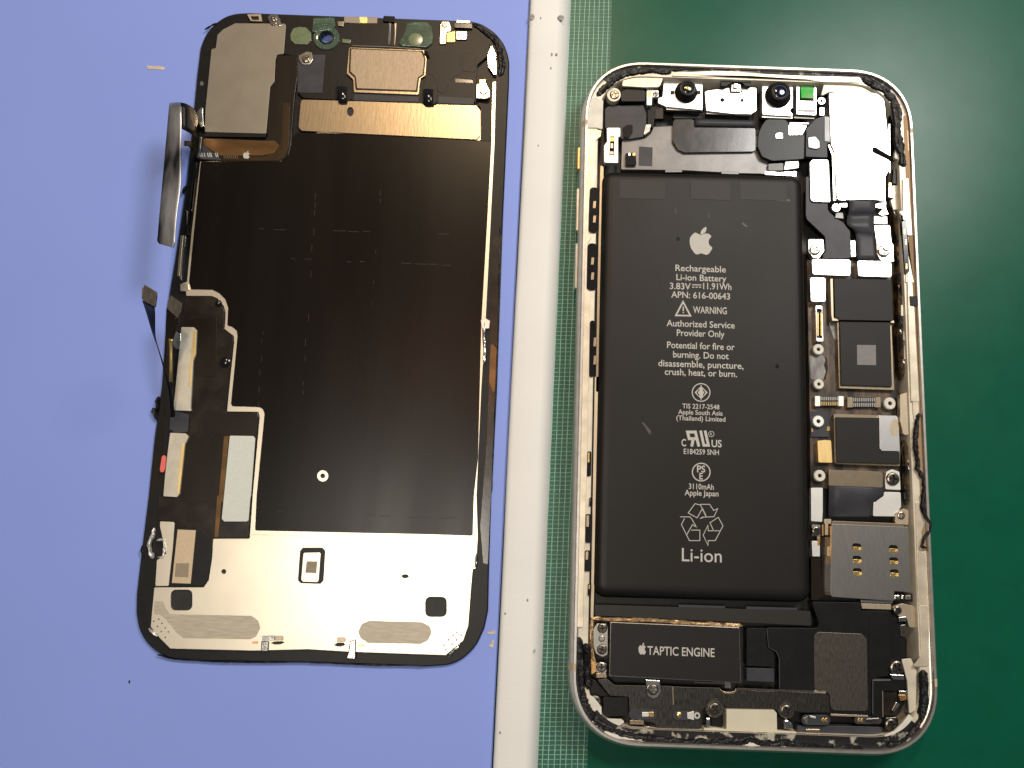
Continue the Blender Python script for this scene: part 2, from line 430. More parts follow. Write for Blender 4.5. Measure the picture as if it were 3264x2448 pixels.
# white edging strip: cross-section swept along the mat's edge
SZ = 4.4
s_l = edge(FD(1146, 0, 1064, 1659), SZ); s_r = edge(FD(1206, 0, 1138, 1659), SZ); s_b = edge(FD(1232, 0, 1156, 1659), 1.2)
V = []; F = []
prof = []
for k in (0, 1):
    sgn = 1 if k == 0 else -1
    A, Bq, Cq = along(s_l[k], 120 * sgn), along(s_r[k], 120 * sgn), along(s_b[k], 120 * sgn)
    ring = [Vector((A.x, A.y, .03)), Vector((A.x, A.y, SZ - .5)), A + Vector((.4, 0, -.12)), A + Vector((1.0, 0, .06)), A.lerp(Bq, .5) + Vector((0, 0, .12)),
            Bq + Vector((-.6, 0, .02)), Bq + Vector((.15, 0, -.12)), Bq.lerp(Cq, .5) + Vector((.15, 0, .25)), Cq + Vector((0, 0, 0)), Vector((Cq.x + .3, Cq.y, .03))]
    prof.append(ring)
NS = 60; m = len(prof[0])
for i in range(NS + 1):
    s = i / NS
    wob = Vector((.10 * math.sin(s * 21) + random.uniform(-.03, .03), 0, 0))
    V += [tuple(prof[0][k].lerp(prof[1][k], s) + wob) for k in range(m)]
for i in range(NS):
    for k in range(m): F.append((i * m + k, i * m + (k + 1) % m, (i + 1) * m + (k + 1) % m, (i + 1) * m + k))
F.append(tuple(range(m))); F.append(tuple(range(NS * m, (NS + 1) * m)))
es = obj('edging_strip', V, F, 'cream_strip', None, True); es.data.set_sharp_from_angle(angle=math.radians(50))
es['label'] = 'long off-white padded strip running between the blue mat and the mesh tape'; es['category'] = 'edging strip'

for x, y, rx, ry in ((452, 178, 8, 10), (755, 185, 11, 8), (542, 192, 2.5, 4), (660, 575, 3, 6), (708, 575, 4, 4), (650, 720, 2.5, 4), (515, 1540, 2, 4)):
    plate('stain', ell(S3(x, y)[0], rx, ry, 14), SZ + .13, .15, 'stain', es, r=0, bev=.01)
for x, y, rx, ry in ((550, 40, 3, 5), (335, 170, 3, 4), (285, 1320, 3, 5), (618, 530, 2, 6)):
    plate('stain', ell(S4(x, y)[0], rx, ry, 12), SZ + .13, .15, 'stain', es, r=0, bev=.01)
# mesh tape: film, warp threads, weft threads
tl = edge(FD(1233, 0, 1150, 1659), .10); tr = edge(FD(1322, 0, 1268, 1659), .10)
tl = [along(tl[0], 120), along(tl[1], -120)]; tr = [along(tr[0], 120), along(tr[1], -120)]
tape = thing('mesh_tape', (tl[0] + tr[1]) / 2, 'translucent green mesh tape with woven grid threads stuck beside the white strip', 'tape')
def jag(a, b, n, amp):
    return [a.lerp(b, i / n) + Vector((random.uniform(-amp, amp), 0, 0)) for i in range(n + 1)]
rt = jag(tr[0], tr[1], 160, .12); lf = [tl[0], tl[1]]
V = [(q.x, q.y, .10) for q in rt] + [(lf[1].x, lf[1].y, .10), (lf[0].x, lf[0].y, .10)]
obj('tape_film', V, [tuple(range(len(V)))], 'tape_film', tape)
def thread(a, b, r, z, n):
    V = []; F = []
    d = (b - a); d.z = 0; d.normalize(); nn = Vector((-d.y, d.x, 0))
    for i in range(n + 1):
        p = a.lerp(b, i / n) + nn * random.uniform(-.05, .05)
        for k, (o, h) in enumerate(((-1, 0), (-.5, 1), (.5, 1), (1, 0))): V.append((p.x + nn.x * o * r, p.y + nn.y * o * r, z + h * r))
    for i in range(n):
        for k in range(3): F.append((i * 4 + k, i * 4 + k + 1, (i + 1) * 4 + k + 1, (i + 1) * 4 + k))
    return V, F
for i in range(9):
    s = (i + .35) / 9
    a, b = tl[0].lerp(tr[0], s), tl[1].lerp(tr[1], s)
    V, F = thread(a, b, .10, .13, 90); obj('warp_thread', V, F, 'tape_thread', tape)
V = []; F = []; NW = 440
for i in range(NW):
    s = i / NW
    a = tl[0].lerp(tl[1], s); b = tr[0].lerp(tr[1], s)
    v, f = thread(a, b, .055, .12, 5); k = len(V); V += v; F += [tuple(q + k for q in g) for g in f]
wf = obj('weft_threads', V, F, 'tape_thread', tape); wf['kind'] = 'stuff'

# flecks on the mats
def fleck(name, pts, z, mat, label, cat='lint', group=None):
    o = plate(name, pts, z, .12, mat, None, r=.1, bev=.04)
    o['label'] = label; o['category'] = cat
    if group: o['group'] = group
fleck('lint_fleck', FD(316, 141, 330, 143, 343, 142, 357, 146, 353, 151, 336, 149, 320, 150), BZ + .12, 'lint', 'thin tan lint fleck alone on blue mat near top of the display', 'lint')
fleck('lint_fleck', S4(150, 350, 185, 348, 200, 340, 238, 328, 236, 362, 205, 368, 165, 368), BZ + .12, 'lint', 'wider tan lint fleck between display corner and white strip', 'lint')
fleck('lint_fleck', S4(205, 430, 228, 418, 222, 470, 214, 500, 190, 492, 168, 480, 195, 465), BZ + .12, 'lint', 'ragged tan lint fleck just below another beside white strip', 'lint')
fleck('dirt_speck', FD(279, 1467, 281, 1472, 280, 1478, 277, 1474), BZ + .1, 'blackplastic', 'tiny dark speck on blue mat below the display corner', 'speck')

# ================================================================== PHONE BODY
PHC = Vector((0, 0, 0))
phone = thing('open_phone', PHC, 'opened silver smartphone body showing black battery, boards and screws on green mat', 'phone')
W2, H2 = 75.2 / 2, 150.8 / 2
def outline(inn=0, n=14, R=14.0):
    w, h, r = W2 - inn, H2 - inn, R - inn * .9
    out = []
    for cx, cy, a in ((w - r, h - r, 0), (-w + r, h - r, 90), (-w + r, -h + r, 180), (w - r, -h + r, 270)):
        for i in range(n + 1):
            t = math.radians(a + 90 * i / n)
            c, s = math.cos(t), math.sin(t)
            e = 2 / 2.25
            out.append(Vector((cx + r * math.copysign(abs(c) ** e, c), cy + r * math.copysign(abs(s) ** e, s))))
    # add points along the straight runs
    res = []
    for i, p in enumerate(out):
        res.append(p); q = out[(i + 1) % len(out)]
        d = (q - p).length
        if d > 6:
            k = int(d / 5)
            res += [p.lerp(q, j / k) for j in range(1, k)]
    return res
PROF = [(3.0, .25), (.9, .3), (-.3, 1.0), (-.85, 2.2), (-1.02, 4.2), (-.92, 6.0), (-.55, 7.4), (-.18, 8.1), (0, RIM), (.46, RIM), (.60, 7.95), (.65, 7.45), (.9, 7.35)]
WALL = [(2.9, 7.3), (3.05, 7.0), (3.1, 1.4)]
def sweep(name, prof, mat, parent, sel=None, closed_prof=False, smooth=True):
    base = outline()
    rings = [inset(base, d) if abs(d) > 1e-6 else base for d, z in prof]; n = len(base); V = []; F = []
    idx = list(range(n)) if sel is None else sel
    for i in idx:
        for k, (d, z) in enumerate(prof): V.append((rings[k][i].x, rings[k][i].y, z))
    m = len(prof); K = len(idx)
    for i in range(K if sel is None else K - 1):
        j = (i + 1) % K
        for k in range(m - 1): F.append((i * m + k, i * m + k + 1, j * m + k + 1, j * m + k))
        if closed_prof: F.append((i * m + m - 1, i * m, j * m, j * m + m - 1))
    o = obj(name, V, F, mat, parent, smooth)
    if smooth: o.data.set_sharp_from_angle(angle=math.radians(35))
    return o
frame = sweep('frame', PROF, 'alu', phone)
sweep('inner_ledge', [(.9, 7.35)] + WALL, 'cream', frame)
base = outline()
fl = solid('floor_pan', inset(base, 2.2), [(0, .35), (0, 1.5)], 'floor', phone)
back = solid('back_panel', inset(base, 1.5), [(.6, .05), (0, .3), (0, .5)], 'cream', phone)
# antenna bands round the outer wall
def band(x, y, sgn_x, half):
    pr = [(d - .03, z + (.02 if z > 8 else 0)) for d, z in PROF[2:10]]
    V = []; F = []
    for k in (-1, 1):
        for d, z in pr: V.append((sgn_x * (W2 - d), y + half * k, z))
    m = len(pr)
    for k in range(m - 1): F.append((k, k + 1, m + k + 1, m + k))
    obj('antenna_band', V, F, 'band', frame)
band(0, P(*R1(150, 740)[0], 8).y, -1, .65); band(0, P(*S4(950, 685)[0], 8).y, -1, .75)
band(0, P(*R2(2085, 840)[0], 8).y, 1, .6); band(0, P(*R8(2000, 815)[0], 8).y, 1, .8)
# side buttons
for (y0, y1, nm) in ((50, 195, 'mute_switch'), (320, 600, 'volume_button'), (680, 980, 'volume_button')):
    a, b = P(*S1(85, y0)[0], 4.2), P(*S1(78, y1)[0], 4.2)
    o = solid(nm, rounded(ccw([Vector((-W2 - 1.45, a.y)), Vector((-W2 - .6, a.y)), Vector((-W2 - .6, b.y)), Vector((-W2 - 1.45, b.y))]), .25),
              [(.15, 3.2), (0, 3.35), (0, 4.9), (.15, 5.1)], 'copper' if nm == 'mute_switch' else 'alu', frame)

# ---- dark adhesive films left on the ledge
bs = outline(); nb_ = len(bs)
def runsel(test):
    idx = [i for i in range(nb_) if test(bs[i])]
    k = next((j for j in range(len(idx)) if idx[j] - idx[j - 1] != 1), 0)
    return idx[k:] + idx[:k]
sweep('adhesive_film', [(.62, 7.55), (.95, 7.43), (2.3, 7.41), (2.93, 7.38), (3.12, 6.6)], 'film', frame, runsel(lambda p: p.y < -H2 + 5.5))
sweep('adhesive_film', [(.62, 7.62), (1.35, 7.50)], 'film', frame, runsel(lambda p: p.y > H2 - 4.5))
sweep('brown_film', [(.62, 7.62), (1.30, 7.46)], 'brown_rim', frame, runsel(lambda p: p.x > W2 - 3 and -50 < p.y < H2 - 9))
# ---- adhesive residue along the rim
def res(path, wid, h, seed, z=7.4, mat='glue', nm='adhesive_residue', rag=.35):
    return residue(nm, path, z, wid, h, mat, frame, seed=seed, rag=rag)
res(R1(310, 430, 370, 360, 450, 280, 550, 205, 650, 160, 800, 135, 1000, 140, 1180, 150), 1.5, .4, 1)
res(R1(1180, 130, 1700, 108, 2212, 118) + R2(400, 125, 900, 150, 1450, 185), .55, .3, 2)
res(R2(1500, 215, 1650, 290, 1780, 370, 1870, 480, 1915, 620, 1925, 800, 1930, 960, 1985, 1150, 2000, 1260), 2.1, .4, 3)
res(S4(1045, 395, 1050, 450, 1048, 600, 1050, 760, 1065, 900, 1090, 1020, 1140, 1130, 1190, 1200), 2.0, .4, 4)
res(S4(1110, 455, 1120, 600, 1118, 760, 1130, 900), 1.6, .7, 5)
res(C4(420, 900, 470, 980, 560, 1040, 680, 1080, 800, 1140, 1000, 1190, 1300, 1230, 1700, 1265, 2212, 1275), 1.7, .3, 6, rag=.4)
res(C5(150, 950, 300, 930, 480, 960, 620, 900, 800, 950, 950, 1000, 1100, 950, 1250, 1010, 1500, 1040, 1900, 1050, 2212, 1045), 1.8, .3, 7, rag=.4)
res(R8(1480, 1490, 1600, 1450, 1700, 1380, 1790, 1290, 1850, 1180, 1870, 1050), 1.3, .5, 8)
res(R8(1865, 680, 1880, 850, 1870, 1060, 1850, 1180), 2.0, .5, 9, rag=.15)
res(R5(1510, 320, 1490, 480, 1470, 640, 1480, 800, 1490, 980, 1560, 1080, 1590, 1200, 1560, 1330, 1560, 1440, 1620, 1560), 1.15, .28, 10, z=7.9, rag=.5)
res(R6(1750, 40, 1790, 190, 1850, 290, 1840, 380, 1760, 500, 1730, 590, 1800, 610), .75, .3, 11, z=8.2, rag=.5)
# white plastic rails at the top and bottom ledge
plate('ledge_rail', R1(1160, 190, 1230, 150, 1700, 130, 2212, 150) + R2(0, 150, 700, 185, 1480, 205, 1490, 270, 1060, 262, 700, 225, 300, 210, 0, 190) + R1(2100, 190, 1500, 200), 7.55, .6, 'rail', frame)
plate('ledge_rail', R2(1060, 270, 1330, 275, 1500, 320, 1640, 400, 1110, 385, 1020, 430), 6.7, .6, 'cream', frame)
plate('ledge_rail', R1(620, 190, 740, 195, 800, 195, 1085, 215, 1050, 300, 1030, 320, 860, 325, 600, 310), 6.9, .6, 'rail', frame)
plate('corner_cap', R1(200, 470, 290, 440, 380, 480, 370, 820, 300, 800, 190, 800), 7.55, .5, 'white_plastic', frame)
plate('ledge_rail', R1(180, 810, 360, 830, 350, 900, 290, 950, 290, 1400, 270, 1600, 160, 1659), 7.6, .5, 'rail', frame)
plate('ledge_rail', S1(138, 280, 165, 300, 155, 620, 180, 630, 150, 680, 145, 980, 170, 1000, 165, 1180, 160, 1659, 105, 1659), 7.62, .5, 'rail', frame)
plate('ledge_rail', S2(145, 0, 200, 0, 195, 400, 180, 900, 170, 1300, 165, 1659, 108, 1659, 125, 800), 7.62, .5, 'rail', frame)
plate('ledge_rail', R3(1760, 350, 1820, 350, 1990, 1443, 1860, 1443, 1900, 1000, 1860, 500, 1790, 480), 7.5, .6, 'rail', frame)
plate('ledge_rail', C3(590, 1060, 650, 1050, 690, 1659, 640, 1659, 620, 1500, 590, 1490), 7.62, .6, 'rail', frame)
plate('ledge_rail', R4(1550, 30, 1600, 0, 1640, 500, 1700, 1659, 1600, 1659, 1570, 900), 7.6, .5, 'rail', frame)
plate('ledge_rail', R5(1430, 0, 1500, 0, 1510, 300, 1460, 440, 1440, 300), 7.6, .5, 'rail', frame)
plate('ledge_rail', R6(1660, 0, 1730, 0, 1780, 250, 1690, 540, 1720, 660, 1820, 650, 1850, 1659, 1720, 1659, 1680, 1100), 7.6, .5, 'rail', frame)
plate('ledge_rail', R8(1830, 0, 1930, 0, 1930, 640, 1760, 650, 1850, 520), 7.6, .5, 'rail', frame)
plate('white_trim', C4(350, 890, 430, 890, 450, 960, 470, 1060, 440, 1120, 370, 1010), 7.5, .5, 'white_plastic', frame)
plate('white_trim', C4(345, 590, 420, 640, 520, 770, 520, 900, 540, 980, 420, 850, 350, 700), 7.3, .5, 'white_plastic', frame)
plate('white_trim', C4(520, 930, 800, 940, 850, 980, 760, 1040, 560, 1030), 7.0, .5, 'white_plastic', frame)
plate('white_trim', C4(520, 1090, 700, 1150, 900, 1200, 1350, 1225, 1350, 1250, 900, 1235, 600, 1190), 7.55, .5, 'white_plastic', frame)
plate('white_trim', C5(500, 970, 620, 930, 780, 990, 790, 1030, 520, 1030), 7.5, .5, 'white_plastic', frame)
plate('white_trim', C5(980, 1010, 1400, 1020, 1900, 1050, 2212, 1070, 2212, 1090, 1400, 1080, 980, 1050), 7.5, .5, 'white_plastic', frame)
plate('white_trim', R8(1460, 1370, 1560, 1330, 1650, 1240, 1720, 1150, 1790, 1220, 1700, 1330, 1560, 1420, 1460, 1430), 7.2, .5, 'white_plastic', frame)
plate('white_trim', R8(1640, 570, 1740, 560, 1800, 700, 1790, 1100, 1720, 1150, 1700, 800), 6.6, .5, 'cream', frame)

# ---- rows of black and gold switch contacts along the left wall
for (a, b) in (((165, 305), (225, 605)), ((152, 675), (215, 985)), ((168, 1185), (200, 1560))):
    sw = plate('side_contact_pad', S1(a[0], a[1], b[0], a[1], b[0] - 4, b[1], a[0] - 8, b[1]), 7.7, 1.2, 'blackgloss', phone, r=.8)
    h = b[1] - a[1]
    for s in (.30, .62):
        plate('contact', S1(a[0] + 24, a[1] + h * s, a[0] + 44, a[1] + h * s, a[0] + 40, a[1] + h * (s + .16), a[0] + 20, a[1] + h * (s + .16)), 7.85, .3, 'tan_metal', sw, r=.1)
for (x, y, w_, h_) in ((190, 495, 28, 165), (205, 800, 14, 60), (180, 910, 40, 190), (175, 1150, 40, 140), (195, 1370, 22, 80)):
    sw = plate('side_contact_pad', S2(x, y, x + w_, y, x + w_ - 3, y + h_, x - 3, y + h_), 7.7, 1., 'blackgloss', phone, r=.3)
    plate('contact', S2(x + 5, y + 8, x + w_ * .6, y + 8, x + w_ * .55, y + h_ * .45, x + 3, y + h_ * .45), 7.82, .3, 'gold' if w_ < 30 else 'tan_metal', sw, r=.1)
plate('side_flex', S1(235, 160, 258, 165, 240, 1659, 205, 1659, 215, 1000), 5.2, .4, 'tan_metal', phone)
plate('side_flex', S2(240, 0, 275, 0, 232, 1600, 212, 1600), 5.2, .4, 'tan_plate', phone)

# ---- battery
BT = 6.4
bpts = FD(1306, 372, 1560, 377, 1729, 382, 1738, 800, 1749, 1296, 1520, 1290, 1288, 1284, 1298, 800)
bo = rounded(ccw([P(u, v, BT) for u, v in bpts]), 2.2, 6)
bo = [q for i, q in enumerate(bo)]
battery = solid('battery', bo, [(.3, 1.5), (-.55, 2.2), (-.7, 4.0), (-.45, 5.2), (.05, 5.9), (.6, 6.22), (1.3, 6.36), (2.2, BT)], 'battery', phone, smooth=True)
for p in battery.data.polygons:
    if len(p.vertices) > 4: p.use_smooth = False
bt = BT + .03
for (x0, x1, y0, y1) in ((1338, 1437, 388, 428), (1492, 1578, 389, 430), (1598, 1700, 392, 431)):
    plate('pull_tab', FD(x0, y0, x1, y0 + 3, x1, y1 + 3, x0, y1), BT + .05, .05, 'battery_tape', battery, r=.1, bev=.02)
plate('end_tape', FD(1284, 1306, 1751, 1320, 1753, 1352, 1284, 1330), 4.6, 1.5, 'battery_tape', battery, r=.3)
for (x0, x1, y) in ((1466, 1566, 1310), (1612, 1722, 1314)):
    plate('tape_mark', FD(x0, y - 4, x1, y - 1, x1, y + 4, x0, y + 2), 4.66, .05, 'slate', battery, r=.05, bev=.01)
for x, y in ((1465, 516), (1679, 791)):
    plate('pit', ell(FD(x, y)[0], 6, 7, 10), BT + .04, .03, 'blackgloss', battery, r=0, bev=.01)
for pts in (C6(975, 770, 1000, 775, 1045, 820, 1035, 828, 985, 800), C6(583, 665, 592, 665, 594, 720, 586, 720), C6(185, 590, 192, 590, 208, 665, 200, 665), B2(165, 372, 185, 375, 240, 440, 238, 480, 205, 430), C6(1370, 495, 1540, 498, 1540, 522, 1390, 520)):
    plate('scuff', pts, BT + .035, .03, 'battery_scuff', battery, r=.05, bev=.01)
logo(B1, 604, 802, 198, 443, bt, 'print', battery)
TX = [("Rechargeable", 1459, 1568, 580, 14), ("Li-ion Battery", 1461, 1569, 600, 14), ("3.83V", 1447, 1492, 618, 14), ("11.91Wh", 1519, 1580, 618.5, 14), ("APN: 616-00643", 1450, 1577, 638, 14),
      ("WARNING", 1497, 1570, 670, 15), ("Authorized Service", 1440, 1587, 700, 14), ("Provider Only", 1462, 1565, 720, 14), ("Potential for fire or", 1441, 1587, 747, 14),
      ("burning. Do not", 1454, 1574, 767, 14), ("disassemble, puncture,", 1422, 1606, 787, 14), ("crush, heat, or burn.", 1436, 1592, 805, 14),
      ("TIS 2217-2548", 1474, 1554, 878, 10), ("Apple South Asia", 1465, 1561, 891, 10), ("(Thailand) Limited", 1461, 1567, 904, 10),
      ("E184259 SNH", 1477, 1553, 976, 11), ("3110mAh", 1488, 1542, 1051, 11.5), ("Apple Japan", 1479, 1552, 1065, 11.5)]
for s, x0, x1, y, c in TX:
    text(s, x0, x1, y, bt, 'print', battery, cap=c, off=.012)
text("Li-ion", 1473, 1559, 1199, bt, 'print', battery, cap=27, off=.004)
text("C", 1472, 1482, 956, bt, 'print', battery, cap=15, off=.02); text("US", 1537, 1559, 958, bt, 'print', battery, cap=15, off=.02)
def lines(f, *ps): return [f(*p) for p in ps]
stroke(lines(B1, (625, 712, 706, 714)) + [B1(x, 733, x + 20, 733.5) for x in (625, 655, 685)], bt, .22, 'printed_symbol', 'print', battery)
stroke(lines(B1, (545, 862, 482, 982, 610, 985, 545, 862)), bt, .36, 'printed_symbol', 'print', battery)
stroke(lines(B1, (547, 905, 547, 945), (547, 953, 547, 962)), bt, .28, 'printed_symbol', 'print', battery)
def circ(f, x, y, r, n=28): return [f(x + r * math.cos(2 * math.pi * i / n), y + r * math.sin(2 * math.pi * i / n))[0] for i in range(n)] + [f(x + r, y)[0]]
stroke([circ(B2, 650, 130, 72)], bt, .22, 'printed_symbol', 'print', battery)
obj('printed_symbol', [tuple(P(*q, bt)) for q in B2(650, 78, 704, 130, 650, 184, 597, 130)], [(0, 1, 2, 3)], 'print', battery)
stroke(lines(B2, (650, 70, 650, 190)), bt + .015, .2, 'printed_symbol', 'print', battery)
stroke(lines(B2, (636, 105, 618, 130, 636, 155), (664, 105, 682, 130, 664, 155)), bt + .03, .22, 'printed_symbol', 'battery', battery)
stroke(lines(B2, (612, 452, 540, 452, 553, 506, 616, 506), (586, 506, 574, 570)), bt, .62, 'printed_symbol', 'print', battery)
stroke(lines(B2, (601, 440, 632, 570)), bt + .012, .62, 'printed_symbol', 'print', battery)
stroke(lines(B2, (646, 440, 672, 560, 710, 560, 682, 440)), bt, .58, 'printed_symbol', 'print', battery)
stroke([circ(B2, 733, 468, 22, 18)], bt, .12, 'printed_symbol', 'print', battery); text('R', 725, 741, 468, bt, 'print', battery, f=B2, cap=22)
stroke([circ(B2, 651, 778, 72)], bt, .24, 'printed_symbol', 'print', battery)
text('PS', 617, 684, 752, bt, 'print', battery, f=B2, cap=52, off=.02); text('E', 636, 664, 810, bt, 'print', battery, f=B2, cap=50, off=.02)
stroke(lines(B2, (640, 1155, 690, 1140, 645, 1045, 600, 1035, 545, 1110, 618, 1150, 660, 1075), (645, 1040, 720, 1040, 752, 1090, 785, 1075, 755, 1140, 655, 1145),
             (690, 1130, 660, 1070), (480, 1142, 560, 1142, 575, 1160, 615, 1230), (515, 1155, 490, 1205, 555, 1335, 640, 1335, 640, 1250, 570, 1250), (535, 1285, 580, 1205, 618, 1230),
             (790, 1145, 722, 1190, 755, 1260), (790, 1145, 828, 1215, 765, 1335, 708, 1335, 706, 1375, 667, 1290, 706, 1210, 708, 1255, 800, 1255)), bt, .16, 'printed_symbol', 'print', battery)

# ---- top modules
top = plate('top_flex', R1(600, 930, 860, 930, 940, 870, 970, 790, 1200, 780, 2212, 900) + R2(400, 1100, 400, 1300, 350, 1345) + R1(2212, 1340, 1980, 1335, 1310, 1300, 590, 1290), 4.2, 1.6, 'slate_light', phone)
plate('flex_window', R1(800, 1020, 960, 1030, 955, 1250, 795, 1245), 4.27, .06, 'slate', top, r=.05, bev=.02)
plate('flex_tab', C6(75, 145, 275, 150, 275, 180, 75, 182), 6.3, .2, 'slate_light', phone, r=.05)
plate('flex_tab', C6(735, 165, 940, 172, 940, 205, 735, 200), 6.3, .2, 'slate_light', phone, r=.05)
plate('black_module', R1(590, 370, 680, 335, 840, 340, 880, 380, 870, 490, 590, 490), 6.2, 2.5, 'blackplastic', phone)
pan = plate('slate_panel', R1(400, 580, 440, 545, 850, 530, 885, 640, 885, 760, 850, 860, 860, 905, 700, 930, 600, 930, 400, 800), 5.0, 2.0, 'slate', phone, r=.5)
plate('silver_tab', R1(880, 760, 945, 760, 925, 840, 870, 885, 850, 870), 5.3, .3, 'silver', phone)
plate('dark_flex', R1(900, 560, 1080, 540, 1085, 690, 985, 690, 970, 800, 900, 780), 4.8, .8, 'flex_black', phone)
plate('screw_boss', ell(R1(505, 412)[0], 22, 22), 6.4, 2, 'cream', phone, r=0)
screw(R1, 512, 410, 6.6, 58, phone)
br = plate('spring_bracket', R1(420, 800, 580, 800, 580, 905, 555, 905, 555, 1215, 390, 1210, 388, 1010, 425, 960), 6.5, 1.5, 'shield_soft', phone, r=.3,
           holes=[(R1(460, 900, 512, 900, 508, 1125, 450, 1125), 5.7)])
plate('contact', R1(462, 905, 508, 905, 505, 960, 460, 960), 6.2, .4, 'gold', br, r=.05)
plate('contact', R1(465, 980, 498, 980, 498, 1040, 460, 1040), 6.5, .5, 'silver', br, r=.1)
plate('contact', R1(455, 1075, 503, 1075, 503, 1115, 455, 1115), 6.4, .5, 'silver', br, r=.1)
plate('gloss_part', R1(610, 800, 660, 765, 725, 765, 725, 850, 680, 920, 620, 910), 5.4, .6, 'blackgloss', phone, r=.2)
plate('gloss_part', R1(640, 1100, 760, 1090, 770, 1240, 640, 1240), 5.0, .9, 'blackgloss', phone, r=.3)
plate('contact', R1(722, 1093, 758, 1093, 758, 1130, 722, 1130), 5.1, .2, 'gold', phone, r=.03)
plate('contact', R1(672, 1093, 702, 1093, 702, 1130, 672, 1130), 5.1, .2, 'shield_soft', phone, r=.03)
plate('contact_clip', R1(890, 345, 1030, 360, 1030, 440, 955, 440, 950, 535, 890, 535), 6.0, 1, 'shield_soft', phone, r=.15)
plate('contact', R1(900, 375, 942, 375, 940, 440, 902, 440), 6.1, .2, 'gold', phone, r=.03)
screw(R1, 995, 400, 6.2, 32, phone)
plate('tape_piece', R1(990, 580, 1085, 560, 1085, 695, 985, 695), 4.95, .2, 'poly_dark', phone)
# dot projector and infrared camera
def camera_module(pts, base, tip, rb, rt, f, lensmat, z0=5.7):
    pl = plate('sensor_plate', pts, z0, 2.2, 'shield', phone, r=.4)
    cb = cpx(f, *base, z0); ct = cpx(f, *tip, z0 + 2.2); Rb_, Rt_ = pxmm(f, rb), pxmm(f, rt)
    c = (cb + ct) / 2
    ln = lathe('lens_barrel', c, [(Rb_, z0 - .3), (Rb_, z0 + .35), (Rb_ * .93, z0 + .6), (Rt_ * 1.12, z0 + .9), (Rt_ * 1.05, z0 + 1.9), (Rt_ * .95, z0 + 2.15), (Rt_ * .78, z0 + 2.2), (Rt_ * .70, z0 + 2.0)], 'blackplastic', pl, 28)
    lathe('lens', c, [(Rt_ * .72, z0 + 1.9), (Rt_ * .6, z0 + 2.06), (Rt_ * .35, z0 + 2.16), (Rt_ * .1, z0 + 2.2)], lensmat, ln, 24)
    return pl, ln, c
dp, dl, dc = camera_module(R1(1095, 205, 1545, 215, 1550, 560, 1545, 592, 1110, 552, 1100, 540, 1020, 510, 1025, 450, 1075, 440), (1350, 395), (1375, 325), 138, 100, R1, 'blackgloss')
lathe('lens_highlight', dc, [(.42, 7.78), (.40, 7.93), (.2, 7.96)], 'highlight_yellow', dl, 12)  # yellow-green disc painted on as the highlight at the lens tip
for x in (1195, 1500): plate('lens_ear', rect(R1, x - 22, 362, x + 22, 400), 6.0, .4, 'blackplastic', dp, r=.1)
plate('plate_lip', R1(1110, 552, 1545, 575, 1545, 605, 1120, 590), 5.2, 1.0, 'steel', dp, r=.05)
ip, il, ic = camera_module(R2(330, 245, 690, 265, 690, 560, 650, 600, 690, 640, 690, 665, 330, 645), (515, 425), (545, 370), 158, 122, R2, 'lens_blue')
plate('plate_lip', R2(325, 645, 690, 668, 690, 695, 325, 682), 5.2, 1.0, 'steel', ip, r=.05)
mb = plate('middle_bracket', R1(1572, 380, 1600, 365, 1860, 330, 1862, 385, 2012, 385, 2012, 325, 2170, 330) + R2(262, 350, 262, 600, 200, 640, 0, 638) + R1(1590, 600), 5.5, 2, 'shield', phone, r=.2,
           holes=[(ell(R1(1778, 475)[0], 7, 7, 12), 4.6), (ell(R1(2012, 480)[0], 6, 6, 12), 5.2)])
plate('plate_lip', R1(1590, 602, 2110, 636, 2110, 662, 1590, 638), 4.9, 1, 'steel', mb, r=.05)
plate('black_clip', R1(1760, 250, 1900, 190, 2060, 195, 2120, 260, 2120, 310, 2050, 310, 2010, 270, 1890, 270, 1830, 310, 1760, 310), 6.6, .8, 'blackplastic', phone)
plate('clip_spring', R1(1890, 275, 1990, 275, 2005, 375, 1880, 375), 6.1, .5, 'screw', phone, r=.2)
plate('spring_glint', R1(1915, 280, 1968, 280, 1960, 330, 1915, 330), 6.5, .3, 'silver', phone, r=.15)  # silver plate stands in for the highlight on the spring
fm = plate('flood_module', R2(745, 275, 955, 280, 968, 320, 965, 655, 730, 640, 735, 320), 5.9, 2.2, 'shield', phone, r=.3, holes=[(R2(770, 300, 940, 310, 940, 490, 765, 485), 5.3)])
plate('green_window', R2(785, 310, 932, 316, 935, 455, 788, 448), 6.0, .6, 'green_glass', fm, r=.1)
for x in (765, 800, 836, 872, 905): plate('pin', rect(R2, x - 10, 505, x + 10, 545), 6.0, .2, 'gold' if x in (765, 905) else 'silver', fm, r=.02)
plate('grey_bar', R2(745, 580, 955, 585, 955, 622, 745, 612), 5.98, .15, 'slate_light', fm, r=.2)
plate('plate_lip', R2(705, 665, 945, 680, 945, 700, 700, 690), 5.2, .6, 'steel_dark', fm, r=.05)
lp = standoff(R2, 1028, 485, 6.2, 50, phone, 'silver', .4, name='ring_terminal')
plate('terminal_tail', R2(1005, 560, 1062, 560, 1060, 655, 1003, 655), 6.0, .4, 'shield', lp, r=.15)
